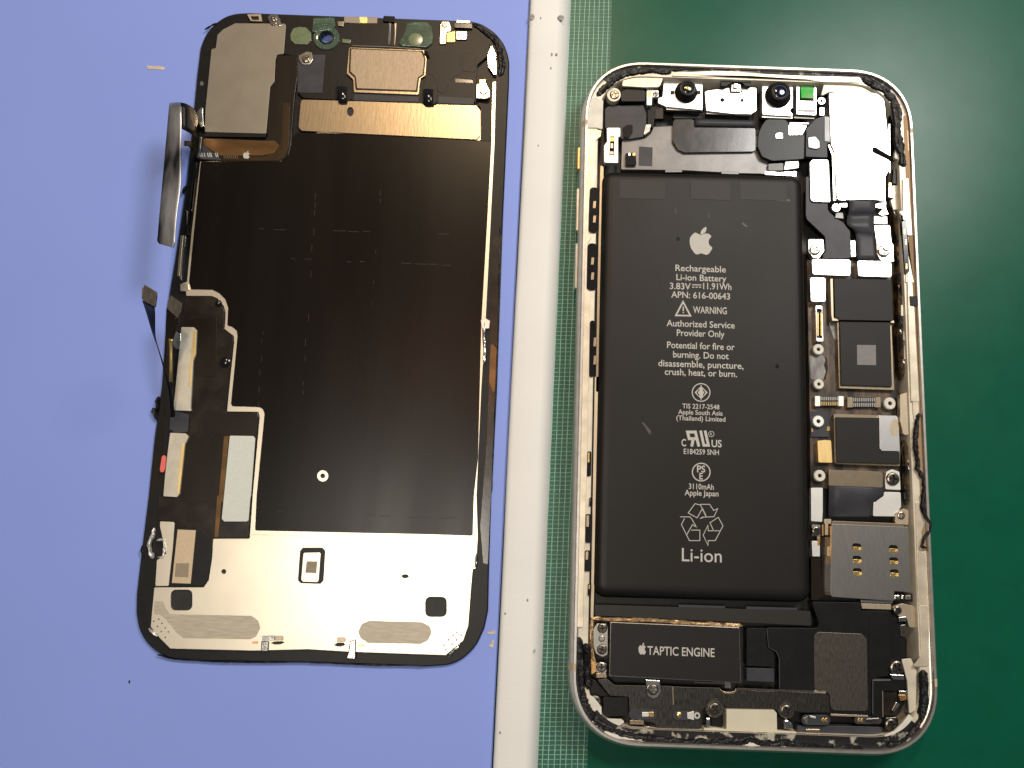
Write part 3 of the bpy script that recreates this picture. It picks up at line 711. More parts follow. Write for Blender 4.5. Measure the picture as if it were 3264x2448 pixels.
# dark flexes under the front cameras
fx = plate('sensor_flex', R1(1200, 700, 1450, 700, 1462, 780, 2170, 795, 2170, 1080, 1330, 1092, 1250, 1050, 1195, 960), 4.9, .5, 'brown_film', phone, r=.8)
ribbon('rolled_flex', R1(1455, 700, 1800, 705, 2155, 715), R1(1455, 790, 1800, 795, 2155, 800), [5.0] * 3, [5.0] * 3, 'slate', phone, arch=.5)
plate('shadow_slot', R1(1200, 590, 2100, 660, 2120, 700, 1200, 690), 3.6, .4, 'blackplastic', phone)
bf = plate('black_flex', R2(330, 770, 380, 700, 640, 705, 640, 890, 790, 900, 850, 860, 850, 1165, 450, 1190, 330, 1140, 275, 1020, 290, 860), 5.6, 1.2, 'flex_black', phone, r=1.2, n=6)
plate('white_patch', R2(640, 762, 862, 770, 800, 885, 640, 888), 5.75, .2, 'shield', bf, r=.3)
plate('flex_glint', R2(490, 862, 570, 858, 575, 932, 485, 925), 5.8, .3, 'silver', bf, r=.4)  # pale silver plate drawn as a glint on the black flex
plate('comb_strip', R2(650, 735, 880, 738, 880, 762, 650, 760), 5.7, .15, 'steel', bf, r=.02)
cc = plate('connector_cover', R2(1070, 655, 1128, 670, 1132, 980, 1090, 985, 1098, 1150, 842, 1140, 850, 810, 960, 695), 6.3, 1, 'slate', phone, r=.3)
plate('gloss_blob', R2(860, 910, 960, 895, 1010, 960, 1015, 1040, 960, 1055, 870, 1035), 6.55, .3, 'blackgloss', cc, r=.5, bev=.28)
plate('cover_fold', R2(1062, 665, 1125, 675, 1128, 965, 1062, 960), 6.45, .15, 'slate_light', cc, r=.05)
plate('bright_strip', C6(1245, 165, 1420, 180, 1620, 165, 1615, 240, 1560, 225, 1245, 210), 5.6, .5, 'shield', phone, r=.2)
plate('flex_piece', C6(1490, 50, 1645, 50, 1645, 130, 1470, 155), 5.0, .5, 'shield_soft', phone)
plate('tape_piece', C6(1285, 80, 1465, 70, 1465, 160, 1285, 165), 4.9, .3, 'poly_dark', phone)
# ---- rear camera shield
rs = plate('camera_shield', R2(1115, 400, 1220, 385, 1630, 392, 1760, 420, 1780, 640, 1830, 1090, 1812, 1240, 1825, 1290, 1780, 1370, 1778, 1659) + R3(1545, 190, 1470, 200, 1465, 182, 945, 178, 935, 190, 835, 180, 805, 150)
           + R2(1210, 1640, 1185, 1090, 1140, 990), 6.7, 3, 'shield', phone, r=.35)
plate('adhesive_sliver', R2(1632, 1028, 1660, 1025, 1870, 1150, 1860, 1190, 1740, 1130, 1632, 1080), 6.95, .2, 'rubber', rs, r=.05)
plate('shield_rail', R2(1100, 1000, 1130, 1000, 1182, 1110, 1195, 1659, 1165, 1659, 1150, 1130), 6.2, 2, 'shield', phone, r=.05)
plate('rail_edge', R2(1130, 995, 1142, 995, 1190, 1095, 1208, 1650, 1196, 1655, 1182, 1110), 6.05, 1, 'copper', phone, r=.02)
plate('white_cover', R2(890, 1210, 925, 1172, 1110, 1172, 1130, 1659) + R3(700, 212, 445, 205, 405, 170), 6.0, 1, 'shield', phone, r=.6)
ps = plate('camera_flex', R3(330, -180, 395, -180, 400, 150, 445, 208, 668, 218, 668, 330, 790, 460, 900, 520, 1010, 660, 1012, 1075, 560, 1075, 635, 960, 625, 740, 350, 480, 330, 420), 5.5, .5, 'slate', phone, r=.5)
ribbon('camera_ribbon', R3(990, 180, 992, 330, 965, 440, 965, 560, 1060, 640, 1097, 740, 1110, 1090), R3(1402, 185, 1392, 330, 1372, 420, 1372, 560, 1400, 680, 1412, 760, 1440, 1100),
       [6.4, 6.2, 5.4, 5.9, 5.7, 5.3, 5.4], [6.4, 6.2, 5.4, 5.9, 5.7, 5.3, 5.4], 'slate', phone, t=.25)
plate('screw_lug', R3(1375, 565, 1620, 565, 1645, 830, 1672, 870, 1682, 1130, 1480, 1105, 1420, 1000, 1418, 860), 6.1, 1.5, 'shield', phone, r=.3)
screw(R3, 1525, 962, 6.4, 95, phone)
plate('screw_lug', R3(370, 780, 600, 780, 612, 960, 530, 1078, 440, 1062, 370, 960), 6.1, 1.5, 'shield', phone, r=.3)
screw(R3, 470, 940, 6.4, 85, phone)
lg = standoff(R3, 795, 295, 6.4, 72, phone, 'shield', .25, name='screw_lug'); plate('lug_arm', R3(840, 230, 965, 225, 965, 290, 880, 290), 6.3, .5, 'shield', lg, r=.1)
plate('shield_foot', R3(1400, 240, 1560, 190, 1560, 300, 1600, 400, 1500, 420, 1440, 390, 1520, 310, 1400, 300), 6.0, .8, 'shield', phone, r=.15)
plate('clear_tab', R3(1375, 425, 1580, 430, 1585, 550, 1370, 545), 5.5, .6, 'steel', phone, r=.15)
plate('clear_tab', R3(790, 370, 900, 375, 910, 465, 780, 455), 5.8, .3, 'slate_light', phone, r=.1)
plate('divider', R3(1015, 800, 1088, 800, 1098, 1050, 1022, 1050), 5.7, .6, 'shield', phone, r=.1)
# inner right wall details
plate('speaker_slot', C3(440, 480, 455, 480, 460, 1000, 445, 1000), 6.6, 1.5, 'shield', phone, r=.1)
plate('dark_gap', C3(450, 380, 500, 400, 500, 850, 470, 880, 460, 500), 5.4, 1, 'blackgloss', phone, r=.2)
plate('contact', C3(440, 1100, 472, 1105, 470, 1140, 440, 1135), 6.2, .3, 'gold', phone, r=.05)
plate('white_tab', C3(440, 1140, 475, 1130, 508, 1200, 500, 1260, 440, 1255), 6.3, .5, 'shield', phone, r=.2)
plate('cream_tab', C3(510, 750, 590, 790, 580, 870, 500, 840), 7.0, .8, 'white_plastic', phone, r=.3)
plate('tan_tab', C3(480, 1130, 575, 1130, 580, 1380, 490, 1390, 460, 1290, 505, 1250), 5.8, .8, 'cream', phone, r=.2)
plate('black_tab', C3(490, 950, 560, 960, 560, 1120, 480, 1110), 6.2, .8, 'blackplastic', phone, r=.2)
residue('wall_glue', R3(1640, 250, 1680, 450, 1720, 700, 1740, 1000, 1760, 1400), 4.6, 1.8, 1.2, 'amber', phone, seed=21, rag=.08, hv=.06, step=.6)
plate('side_key_slot', R3(1800, 500, 1870, 490, 1920, 1280, 1850, 1330), 7.75, 1.0, 'blackgloss', phone, r=.9)
for (x, y) in ((1830, 620), (1850, 780), (1860, 1150)): plate('contact', rect(R3, x, y, x + 28, y + 90), 7.85, .2, 'gold', phone, r=.2)
residue('wall_glue', R4(1420, 0, 1440, 250, 1450, 500, 1440, 900, 1460, 1200, 1480, 1390), 4.8, 2.2, 1.4, 'amber', phone, seed=22, rag=.08, hv=.06, step=.6)
for (x, y, h_) in ((1490, 270, 170), (1470, 440, 140), (1500, 770, 120), (1510, 950, 180), (1540, 1180, 210)):
    plate('wall_tab', rect(R4, x, y, x + 45, y + h_), 6.6, 1.5, 'cream', phone, r=.25)
plate('side_key', R4(1580, 330, 1668, 330, 1668, 455, 1590, 450), 7.95, .6, 'blackplastic', phone, r=.1)
plate('wall_cover', R5(1285, 100, 1420, 60, 1445, 450, 1420, 560, 1330, 590, 1290, 400), 6.8, 1.6, 'tan_plate', phone, r=.6)
residue('wall_glue', R5(1330, 640, 1350, 800, 1360, 1000, 1350, 1200, 1360, 1400), 5.4, 1.6, 1.0, 'amber', phone, seed=23, rag=.08, hv=.06, step=.6)
plate('contact', R5(1400, 960, 1440, 970, 1445, 1110, 1405, 1110), 6.6, .5, 'copper', phone, r=.2)

# ---- logic board
board = plate('logic_board', R3(345, 1100, 1690, 1110) + R4(1400, 400, 1440, 1450) + R5(1285, 150, 1295, 950, 1300, 1240, 235, 1200, 225, 300), 4.2, 1.6, 'pcb', phone, r=.2)
plate('shield_cap', R3(420, 1085, 1015, 1092, 1012, 1345, 432, 1322), 6.2, 2.0, 'shield', board, r=.5)
plate('shield_cap', R3(1120, 1105, 1640, 1120, 1645, 1366, 1132, 1348), 6.2, 2.0, 'shield', board, r=.5)
plate('shield_cap', R4(322, 95, 520, 95, 522, 402, 335, 402), 6.1, 1.9, 'shield', board, r=.5)
plate('chip_frame', R4(578, 112, 612, 108, 622, 600, 688, 612, 688, 645, 604, 642, 590, 560), 5.8, 1.5, 'tan_plate', board, r=.1)
plate('processor', R4(625, 110, 1350, 122, 1372, 642, 690, 632, 688, 605, 640, 600), 6.2, 2, 'chip', board, r=.2)
plate('chip_frame', R4(1345, 630, 1385, 640, 1385, 672, 1340, 668), 6.0, 1.5, 'tan_plate', board, r=.05)
plate('chip_frame', R4(666, 655, 700, 650, 1335, 660, 1350, 672, 1386, 1516, 690, 1492), 5.2, 1.2, 'tan_metal', board, r=.1)
ch = plate('memory_chip', R4(698, 655, 1335, 662, 1356, 1470, 718, 1450), 5.7, 1.0, 'chip', board, r=.1)
obj('printed_patch', [tuple(P(*q, 5.72)) for q in R4(915, 945, 1152, 948, 1156, 1200, 918, 1196)], [(0, 1, 2, 3)], 'ink_patch', board)
cn = plate('gold_connector', R4(392, 447, 478, 450, 495, 905, 402, 900), 5.6, 1.4, 'shield', board, r=.3, holes=[(R4(405, 490, 472, 492, 480, 862, 408, 858), 4.9)])
for x in (412, 455):
    plate('contact_row', R4(x, 535, x + 20, 535, x + 24, 835, x + 2, 832), 5.45, .5, 'gold', board, r=.03)
standoff(R4, 432, 1000, 5.4, 68, board, 'white_plastic'); standoff(R4, 437, 1438, 5.4, 64, board, 'white_plastic')
plate('grey_patch', R4(320, 1080, 480, 1070, 520, 1130, 500, 1200, 525, 1280, 490, 1390, 330, 1380), 4.3, .12, 'pcb_grey', board, r=.4)
plate('dark_patch', R4(505, 1085, 540, 1120, 552, 1240, 520, 1380, 495, 1390, 528, 1280, 505, 1200, 525, 1130), 4.32, .1, 'blackplastic', board, r=.1)
plate('grey_patch', R4(560, 660, 650, 670, 660, 900, 620, 860, 580, 740), 4.3, .1, 'pcb_grey', board, r=.2)
# board connectors
def connector(x0, x1, y0, y1, f, endmat, pinmat, npin, cap):
    c = plate('board_connector', rect(f, x0, y0, x1, y1), 5.0, 1.0, 'slate', board, r=.1)
    plate('end_cap', rect(f, x0 - 4, y0 - 4, x0 + cap, y1 + 4), 5.25, .8, endmat, board, r=.15)
    plate('end_cap', rect(f, x1 - cap, y0 - 4, x1 + 4, y1 + 4), 5.25, .8, endmat, board, r=.15)
    w_ = (x1 - x0 - 2 * cap) / npin
    for row, (ya, yb, mt) in enumerate(((y0 + 8, y0 + (y1 - y0) * .42, 'steel'), (y0 + (y1 - y0) * .58, y1 - 6, pinmat))):
        V = []; F = []
        for i in range(npin):
            xa = x0 + cap + w_ * (i + .2); xb = xa + w_ * .55; k = len(V)
            V += [tuple(P(*q, 5.18)) for q in rect(f, xa, ya, xb, yb)] + [tuple(P(*q, 5.0)) for q in rect(f, xa, ya, xb, yb)]
            F += [(k, k + 1, k + 2, k + 3), (k, k + 1, k + 5, k + 4), (k + 1, k + 2, k + 6, k + 5), (k + 2, k + 3, k + 7, k + 6), (k + 3, k, k + 4, k + 7)]
        obj('pin_row', V, F, mt, board)
connector(290, 622, 122, 235, R5, 'shield_soft', 'gold', 10, 60)
connector(672, 1056, 135, 250, R5, 'tan_metal', 'steel', 12, 60)
standoff(R5, 1170, 205, 5.4, 70, board, 'white_plastic'); standoff(R5, 345, 1055, 5.4, 66, board, 'white_plastic')
plate('slate_cover', R5(222, 300, 450, 300, 452, 600, 240, 600), 4.6, .6, 'slate', board, r=.2)
standoff(R5, 328, 415, 5.5, 68, board, 'shield_soft', .36, .05)
plate('contact', R5(245, 500, 266, 500, 266, 545, 245, 545), 4.75, .2, 'gold', board, r=.1); plate('contact', R5(426, 476, 462, 476, 462, 530, 426, 530), 4.75, .2, 'gold', board, r=.15)
plate('gold_block', R5(315, 645, 400, 635, 478, 640, 492, 905, 328, 900), 5.4, 1.2, 'gold_block', board, r=.3)
plate('chip_frame', R5(508, 335, 530, 328, 1042, 345, 1050, 372, 1260, 380, 1292, 780, 1285, 945, 545, 918, 520, 905), 5.3, 1.1, 'tan_metal', board, r=.1)
plate('modem_chip', R5(532, 366, 1035, 376, 1045, 742, 1280, 780, 1284, 916, 546, 896), 5.8, 1.2, 'chip', board, r=.1)
wc = plate('shield_cap', R5(1040, 346, 1245, 350, 1268, 380, 1288, 768, 1075, 765, 1048, 735), 6.0, 1.4, 'shield', board, r=.3)
plate('worn_spot', ell(R5(1222, 490)[0], 15, 28, 16), 6.02, .02, 'tan_plate', board, r=0, bev=.005)
plate('connector_plate', R5(450, 985, 1062, 1008, 1085, 1035, 1085, 1197, 450, 1172), 5.8, .8, 'tan_metal', phone, r=.2)
plate('screw_lug', R5(1110, 1100, 1125, 1010, 1195, 980, 1280, 1010, 1296, 1225, 1116, 1215), 5.8, 1.2, 'shield_soft', phone, r=.3)
screw(R5, 1205, 1092, 6.2, 75, phone, True)
ribbon('glossy_flex', R5(450, 1172, 450, 1260, 445, 1400, 440, 1550), R5(1100, 1200, 1080, 1290, 975, 1390, 962, 1550), [5.7, 5.75, 5.3, 4.2], [5.7, 5.75, 5.3, 4.2], 'slate', phone, t=.3)
plate('white_cover', R5(240, 1197, 380, 1197, 380, 1480, 372, 1600, 242, 1590), 5.6, 1.2, 'shield_soft', phone, r=.2)
plate('white_cover', R5(1100, 1245, 1296, 1250, 1300, 1420, 1230, 1535, 970, 1532, 975, 1375, 1020, 1335, 1092, 1300), 5.6, 1.2, 'shield_soft', phone, r=.3)
plate('tan_lug', R5(1225, 1610, 1235, 1490, 1330, 1440, 1390, 1460, 1385, 1640), 6.0, 1.2, 'tan_plate', phone, r=.4)
screw(R5, 1303, 1522, 6.2, 45, phone)
# ---- SIM tray
def hole(x, y): return R6(x - 58, y - 38, x - 30, y - 52, x + 30, y - 50, x + 58, y - 30, x + 58, y + 36, x + 36, y + 50, x - 30, y + 50, x - 56, y + 30)
SH = [(875, 598), (878, 762), (882, 925), (1358, 620), (1363, 782), (1370, 942)]
sim = plate('sim_reader', R6(545, 288, 1560, 330, 1592, 1195, 1372, 1180, 1365, 1310, 545, 1255, 530, 1200, 530, 900), 6.5, 2.5, 'steel', phone, r=.2, holes=[(hole(x, y), 5.3) for x, y in SH])
for x, y in SH: plate('sim_contact', R6(x - 50, y - 5, x + 50, y - 5, x + 50, y + 42, x - 50, y + 42), 5.75, .45, 'gold', sim, r=.1)
plate('sim_lip', R6(560, 250, 1505, 286, 1505, 325, 560, 286), 6.35, 1.2, 'tan_metal', sim, r=.05)
plate('sim_edge', R6(524, 320, 543, 320, 545, 1230, 530, 1230), 6.3, 2, 'copper', sim, r=.05)
plate('sim_side', R6(400, 460, 520, 460, 522, 1250, 430, 1260), 4.6, 1.5, 'brown_film', phone)
for (x0, y0, x1, y1, mt) in ((415, 300, 440, 450, 'copper'), (455, 290, 500, 440, 'tan_plate'), (480, 590, 515, 720, 'tan_plate'), (360, 470, 392, 570, 'copper'), (445, 225, 540, 290, 'tan_plate')):
    plate('brass_part', rect(R6, x0, y0, x1, y1), 5.6, 1, mt, phone, r=.15)
screw(R6, 342, 382, 5.8, 58, phone, True)
plate('screw_lug', R6(280, 300, 395, 305, 395, 500, 350, 500, 350, 450, 285, 450), 5.4, 1, 'steel', phone, r=.2)
plate('white_tab', R6(280, 515, 375, 515, 390, 580, 390, 722, 290, 722), 5.4, 1, 'shield_soft', phone, r=.15)
plate('dark_cover', R6(275, 730, 400, 735, 430, 1260, 330, 1300, 275, 1300), 5.0, 1.5, 'poly_dark', phone, r=.2)
cyl = plate('eject_block', R6(1370, 1215, 1620, 1215, 1620, 1320, 1370, 1320), 5.6, 1.2, 'blackplastic', phone)
for x0, x1 in ((1370, 1450), (1465, 1505), (1520, 1600)): plate('eject_pin', rect(R6, x0, 1228, x1, 1295), 6.0, .8, 'silver' if x0 < 1500 else 'slate_light', phone, r=.2, bev=.25)
plate('tan_bracket', R6(930, 1340, 1330, 1350, 1330, 1425, 950, 1412), 5.6, .8, 'tan_plate', phone, r=.1)
plate('tan_bracket_lip', R6(930, 1290, 1350, 1305, 1350, 1342, 930, 1330), 5.9, .6, 'steel', phone, r=.05)
plate('tan_lug', R6(1340, 1390, 1480, 1340, 1640, 1380, 1690, 1500, 1690, 1659, 1570, 1659, 1540, 1540, 1430, 1510), 6.2, 1.5, 'tan_plate', phone, r=.4)
screw(R6, 1418, 1432, 6.5, 52, phone, True)
plate('silver_tab', R6(1430, 1525, 1530, 1515, 1530, 1580, 1440, 1580), 6.6, .5, 'silver', phone, r=.1)

# ---- taptic engine
tap = plate('vibration_motor', R7(480, 174, 1852, 232, 1869, 820, 470, 750), 6.5, 4, 'steel', phone, r=.25, bev=.12)
plate('motor_face', R7(490, 180, 1845, 237, 1860, 812, 478, 742), 6.55, .2, 'chip', tap, r=.2, bev=.03)
text('TAPTIC ENGINE', 875, 1585, 486, 6.6, 'print', tap, f=R7, cap=82, off=.012)
logo(R7, 780, 858, 392, 518, 6.6, 'print', tap)
residue('torn_adhesive', R7(290, 130, 500, 150, 800, 150, 1100, 165, 1400, 190, 1700, 205, 1880, 215), 5.2, .85, .12, 'torn', phone, seed=31)
lb = plate('motor_bracket', R7(300, 250, 340, 190, 440, 190, 458, 240, 455, 520, 400, 545, 330, 510, 305, 440), 5.9, 1.5, 'steel', phone, r=.4)
screw(R7, 398, 240, 6.2, 50, phone, True); screw(R7, 393, 465, 6.2, 50, phone, True)
screw(R7, 390, 350, 6.0, 32, phone)
residue('wall_glue', R7(290, 130, 285, 250, 285, 400, 300, 560, 330, 600), 5.2, .9, .15, 'torn', phone, seed=32)
plate('screw_lug', R7(330, 610, 400, 590, 445, 620, 442, 715, 330, 712), 5.6, 1, 'steel', phone, r=.3)
screw(R7, 388, 650, 5.9, 52, phone)
plate('bright_tab', R7(332, 716, 440, 716, 446, 765, 336, 765), 5.5, .5, 'tan_metal', phone, r=.05)
plate('copper_tab', R7(275, 560, 330, 570, 330, 700, 280, 740), 5.2, .6, 'copper', phone, r=.2)

# ---- speaker
spk = plate('loudspeaker', R6(280, 1320, 930, 1330, 935, 1440, 1300, 1440, 1440, 1560) + R8(1640, 200, 1640, 330, 1698, 350, 1695, 540, 1640, 560, 1560, 740, 1330, 770, 1330, 1160, 350, 1130, 350, 560, 320, 490, 240, 440, 215, 235, 740, 240, 765, 190), 5.6, 3, 'blackplastic', phone, r=.3)
plate('speaker_grille', R8(715, 320, 750, 280, 1220, 300, 1272, 350, 1286, 1120, 890, 1110, 880, 920, 718, 910), 5.8, .4, 'steel_dark', spk, r=.9)
plate('grille_lip', R8(890, 1145, 1285, 1162, 1285, 1182, 890, 1168), 5.6, .5, 'tan_plate', spk, r=.03)
plate('seam', R8(1292, 90, 1306, 92, 1300, 760, 1290, 760), 5.66, .08, 'blackgloss', spk, r=.02, bev=.02)
plate('speaker_side', R8(0, 240, 205, 240, 215, 440, 230, 455, 290, 500, 292, 650, 0, 640), 5.4, 2.5, 'blackplastic', spk, r=.3)
plate('speaker_side', R8(0, 660, 290, 668, 290, 810, 0, 800), 5.3, 2, 'slate', spk, r=.2)
bar('seam', R8(213, 240, 232, 440, 315, 490, 345, 560, 348, 880), 5.72, .18, 'slate', spk)
plate('motor_mark', R7(1370, 800, 1680, 812, 1680, 835, 1370, 822), 5.5, .3, 'steel_dark', phone, r=.03)
plate('silver_clip', R7(1688, 780, 1762, 783, 1762, 880, 1690, 876), 6.3, .5, 'silver', phone, r=.15, bev=.15)
lbk = plate('corner_bracket', R8(1330, 785, 1350, 770, 1700, 785, 1710, 880, 1560, 905, 1440, 905, 1440, 1185, 1330, 1180), 6.0, .5, 'blackplastic', phone, r=.15)
bar('bracket_edge', R8(1333, 790, 1520, 788), 6.05, .28, 'slate_light', lbk); bar('bracket_edge', R8(1335, 800, 1335, 1150), 6.05, .1, 'slate_light', lbk); bar('bracket_edge', R8(1440, 905, 1442, 1180), 6.05, .12, 'tan_plate', lbk)
plate('brown_cover', R8(1455, 910, 1590, 910, 1600, 1160, 1455, 1165), 5.4, 1, 'brown_film', phone, r=.2)
plate('silver_clip', R8(1512, 725, 1665, 735, 1672, 790, 1550, 785), 6.3, .4, 'silver', phone, r=.1, bev=.15)
screw(R8, 1592, 660, 6.2, 74, phone, True)
plate('silver_clip', R8(1612, 902, 1692, 905, 1692, 942, 1615, 940), 6.2, .3, 'silver', phone, r=.05)
plate('copper_tab', R8(1605, 945, 1695, 945, 1690, 1000, 1630, 1010), 6.0, .5, 'copper', phone, r=.1)
plate('silver_clip', R8(1582, 1018, 1625, 1045, 1562, 1130, 1530, 1108), 6.2, .5, 'silver', phone, r=.15, bev=.2)
screw(R8, 1530, 1262, 6.2, 62, phone, True); screw(R8, 422, 1112, 6.3, 60, phone, True)
plate('screw_lug', R8(1455, 1190, 1600, 1180, 1610, 1290, 1540, 1345, 1460, 1330), 5.7, 1, 'amber', phone, r=.4)
plate('speaker_bit', R8(1625, 210, 1690, 200, 1690, 320, 1640, 340), 6.0, .6, 'screw_dark', phone, r=.25)
# ---- bottom flex, bracket, dock connector
bfx = plate('dock_bracket', R7(340, 785, 442, 772, 530, 842, 1080, 852, 1250, 862, 1640, 872, 1690, 932, 1780, 932, 1820, 880, 2057, 905) + R8(350, 905, 840, 930, 872, 970, 878, 1130, 580, 1130, 490, 1110, 430, 1040, 360, 1095, 320, 1110)
            + R7(1710, 1080, 1640, 1010, 1540, 1010, 1450, 1110, 1450, 1300, 1000, 1312, 940, 1240, 690, 1190, 675, 965, 480, 955), 5.7, .6, 'bracket', phone, r=.25)
bar('bracket_edge', C5(440, 200, 1000, 222, 1690, 245), 5.76, .35, 'steel_dark', bfx)
plate('bracket_edge', C5(1530, 220, 1690, 228, 1690, 268, 1530, 255), 5.8, .08, 'tan_plate', bfx, r=.02, bev=.02)
ribbon('bracket_notch', C5(185, 190, 260, 240, 380, 240, 430, 195), C5(200, 215, 260, 272, 390, 272, 440, 220), [5.8] * 4, [5.8] * 4, 'tan_metal', bfx, t=.1, n=3)
plate('black_box', R7(405, 965, 668, 965, 672, 1165, 410, 1180), 5.2, 2, 'blackplastic', phone, r=.3)
plate('black_box', R7(270, 770, 335, 800, 470, 960, 330, 960, 270, 930), 5.0, 2, 'blackplastic', phone, r=.2)
lug = plate('screw_lug', R7(850, 780, 1010, 790, 1025, 915, 985, 975, 930, 995, 875, 960), 6.0, .8, 'silver', phone, r=.3, bev=.2)
screw(R7, 935, 890, 6.3, 54, phone, True)
bar('bracket_edge', R7(1142, 860, 1146, 960, 1150, 1050), 5.78, .25, 'tan_metal', bfx)
screw(R7, 320, 1015, 6.6, 62, phone, True); screw(R7, 1588, 1090, 6.4, 58, phone, True)
standoff(R7, 1588, 1085, 6.05, 95, phone, 'screw_dark', .6, name='screw_boss'); standoff(R8, 424, 1105, 6.05, 85, phone, 'screw_dark', .65, name='screw_boss')
def pill(f, x0, x1, y0, y1, z, mat): return plate('contact_pill', rect(f, x0, y0, x1, y1), z, .5, mat, phone, r=1.2, n=5)
a = pill(C4, 905, 1300, 800, 945, 5.95, 'slate'); plate('contact', rect(C4, 1090, 840, 1185, 905), 6.15, .3, 'shield_soft', a, r=.05); plate('contact', rect(C4, 1185, 838, 1262, 910), 6.2, .3, 'gold', a, r=.3)
a = pill(C4, 1520, 1912, 825, 955, 5.95, 'slate'); lathe('contact', cpx(C4, 1612, 882, 6.2), [(.62, 5.9), (.6, 6.15), (.35, 6.3)], 'gold', a, 14)
plate('contact', C4(1725, 850, 1825, 825, 1825, 955, 1730, 930), 6.15, .3, 'shield_soft', a, r=.1); standoff(C4, 1868, 890, 6.2, 42, a, 'shield_soft', .5, name='contact')
a = pill(C5, 1350, 1755, 570, 715, 5.8, 'slate')
for x in (1655, 1698): plate('contact', ell(C5(x, 645)[0], 5.5, 8, 12), 6.05, .3, 'gold', a, r=0, bev=.12)
plate('contact', C5(1370, 620, 1440, 580, 1440, 690, 1410, 700), 6.0, .3, 'steel', a, r=.1); plate('contact', C5(1460, 575, 1550, 595, 1550, 625, 1470, 605), 6.0, .3, 'shield_soft', a, r=.05)
a = pill(R8, 1140, 1430, 1178, 1255, 5.7, 'slate')
for x in (1190, 1222): plate('contact', ell(R8(x, 1216)[0], 5, 8, 12), 5.95, .3, 'gold', a, r=0, bev=.12)
plate('contact', R8(1260, 1200, 1400, 1190, 1425, 1230, 1380, 1250, 1270, 1230), 5.9, .2, 'screw_dark', a, r=.1)
plate('gold_bar', C4(918, 952, 1112, 950, 1120, 1018, 920, 1010), 5.7, .6, 'tan_metal', phone, r=.05)
plate('slate_bar', C4(820, 1035, 1125, 1040, 1130, 1130, 825, 1110), 5.2, .8, 'slate', phone, r=.1)
plate('silver_clip', C4(1145, 1038, 1188, 1040, 1188, 1085, 1145, 1082), 5.7, .4, 'silver', phone, r=.05)
plate('lower_bar', C4(1200, 1090, 1930, 1110, 1940, 1210, 1250, 1190), 5.4, 1.2, 'slate', phone, r=.1)
plate('lower_bar', C5(1290, 720, 2212, 730) + R8(1440, 1290, 1442, 1440) + C5(1290, 920), 5.0, 2, 'slate', phone, r=.2)
plate('lower_rail', C5(1295, 925, 1440, 925, 1440, 965, 1295, 960), 5.6, .4, 'silver', phone, r=.05)
plate('lower_rail', C5(1440, 930, 2212, 945) + R8(1442, 1440, 1442, 1462) + C5(1440, 968), 5.5, .4, 'steel_dark', phone, r=.05)
plate('lower_rail', C4(1500, 1170, 1940, 1180, 1945, 1220, 1500, 1205), 5.6, .3, 'steel_dark', phone, r=.05)
plate('lower_rail', C4(1965, 1185, 2110, 1200, 2110, 1250, 1965, 1235), 5.6, .3, 'steel_dark', phone, r=.05)
plate('pink_bar', C5(1410, 770, 1610, 770, 1605, 805, 1410, 800), 5.3, .3, 'tan_metal', phone, r=.05); plate('silver_clip', C5(1605, 828, 1640, 828, 1640, 868, 1605, 865), 5.3, .3, 'silver', phone, r=.05)
dock = plate('dock_connector', C5(290, 490, 960, 500, 1000, 545, 1005, 790, 1280, 810, 1283, 955, 1180, 945, 1000, 915, 620, 880, 330, 900, 150, 900, 140, 840, -30, 810, -30, 760, 130, 750, 290, 775), 6.4, 3, 'lightning', phone, r=.2)
for pts in (C5(0, 610, 65, 608, 75, 750, 0, 735), C5(1100, 638, 1160, 640, 1225, 690, 1242, 785, 1110, 770)):
    plate('spring_clip', pts, 6.2, 1.0, 'silver', phone, r=.3, bev=.3)
plate('clip_slot', C5(75, 600, 210, 600, 235, 750, 85, 750), 5.3, .5, 'blackplastic', phone); plate('clip_slot', C5(1010, 600, 1090, 630, 1090, 780, 1010, 775), 5.4, .5, 'blackplastic', phone)

# ================================================================== DISPLAY
DZ = BZ
dcen = P(1020, 1080, DZ); dcen.z = DZ
disp = thing('display_assembly', dcen, 'detached phone display lying face down showing its metal backing on blue mat', 'phone display')
EZ = 4.0
TZ = 4.7                                             # top of the metal backing
cam_c = L1(1770, 440)[0]
dpts = (L1(215, 1240, 250, 880, 290, 560, 340, 420, 440, 290, 570, 195, 700, 155, 850, 148) + L2(0, 185, 800, 215, 1620, 245, 1750, 275, 1910, 380, 2020, 520, 2075, 700, 2070, 1000) + L8(1110, 0, 1075, 1000, 1050, 1500)
        + L7(1765, 0, 1745, 650, 1735, 1100, 1700, 1270, 1620, 1450, 1500, 1565, 1370, 1628, 1150, 1642, 0, 1606) + L6(700, 1590, 370, 1568, 240, 1505, 130, 1400, 65, 1280, 42, 1130, 45, 950, 95, 520, 160, 0)
        + L5(265, 900, 350, 300) + L4(375, 850, 475, 250) + L3(610, 1000))
_t = P(*cam_c, TZ + .6); _m = P(*cam_c, DZ)
camhole = [Vector(((_t.x + _m.x) / 2, (_t.y + _m.y) / 2)) + Vector((math.cos(i * math.pi / 12), math.sin(i * math.pi / 12))) * 2.3 for i in range(24)]
panel = solid('glass_panel', rounded(ccw([P(u, v, EZ) for u, v in dpts]), 9, 3), [(.25, DZ), (0, DZ + .2), (-.05, EZ - .3), (.25, EZ)], 'blackplastic', disp, [(camhole, None)])
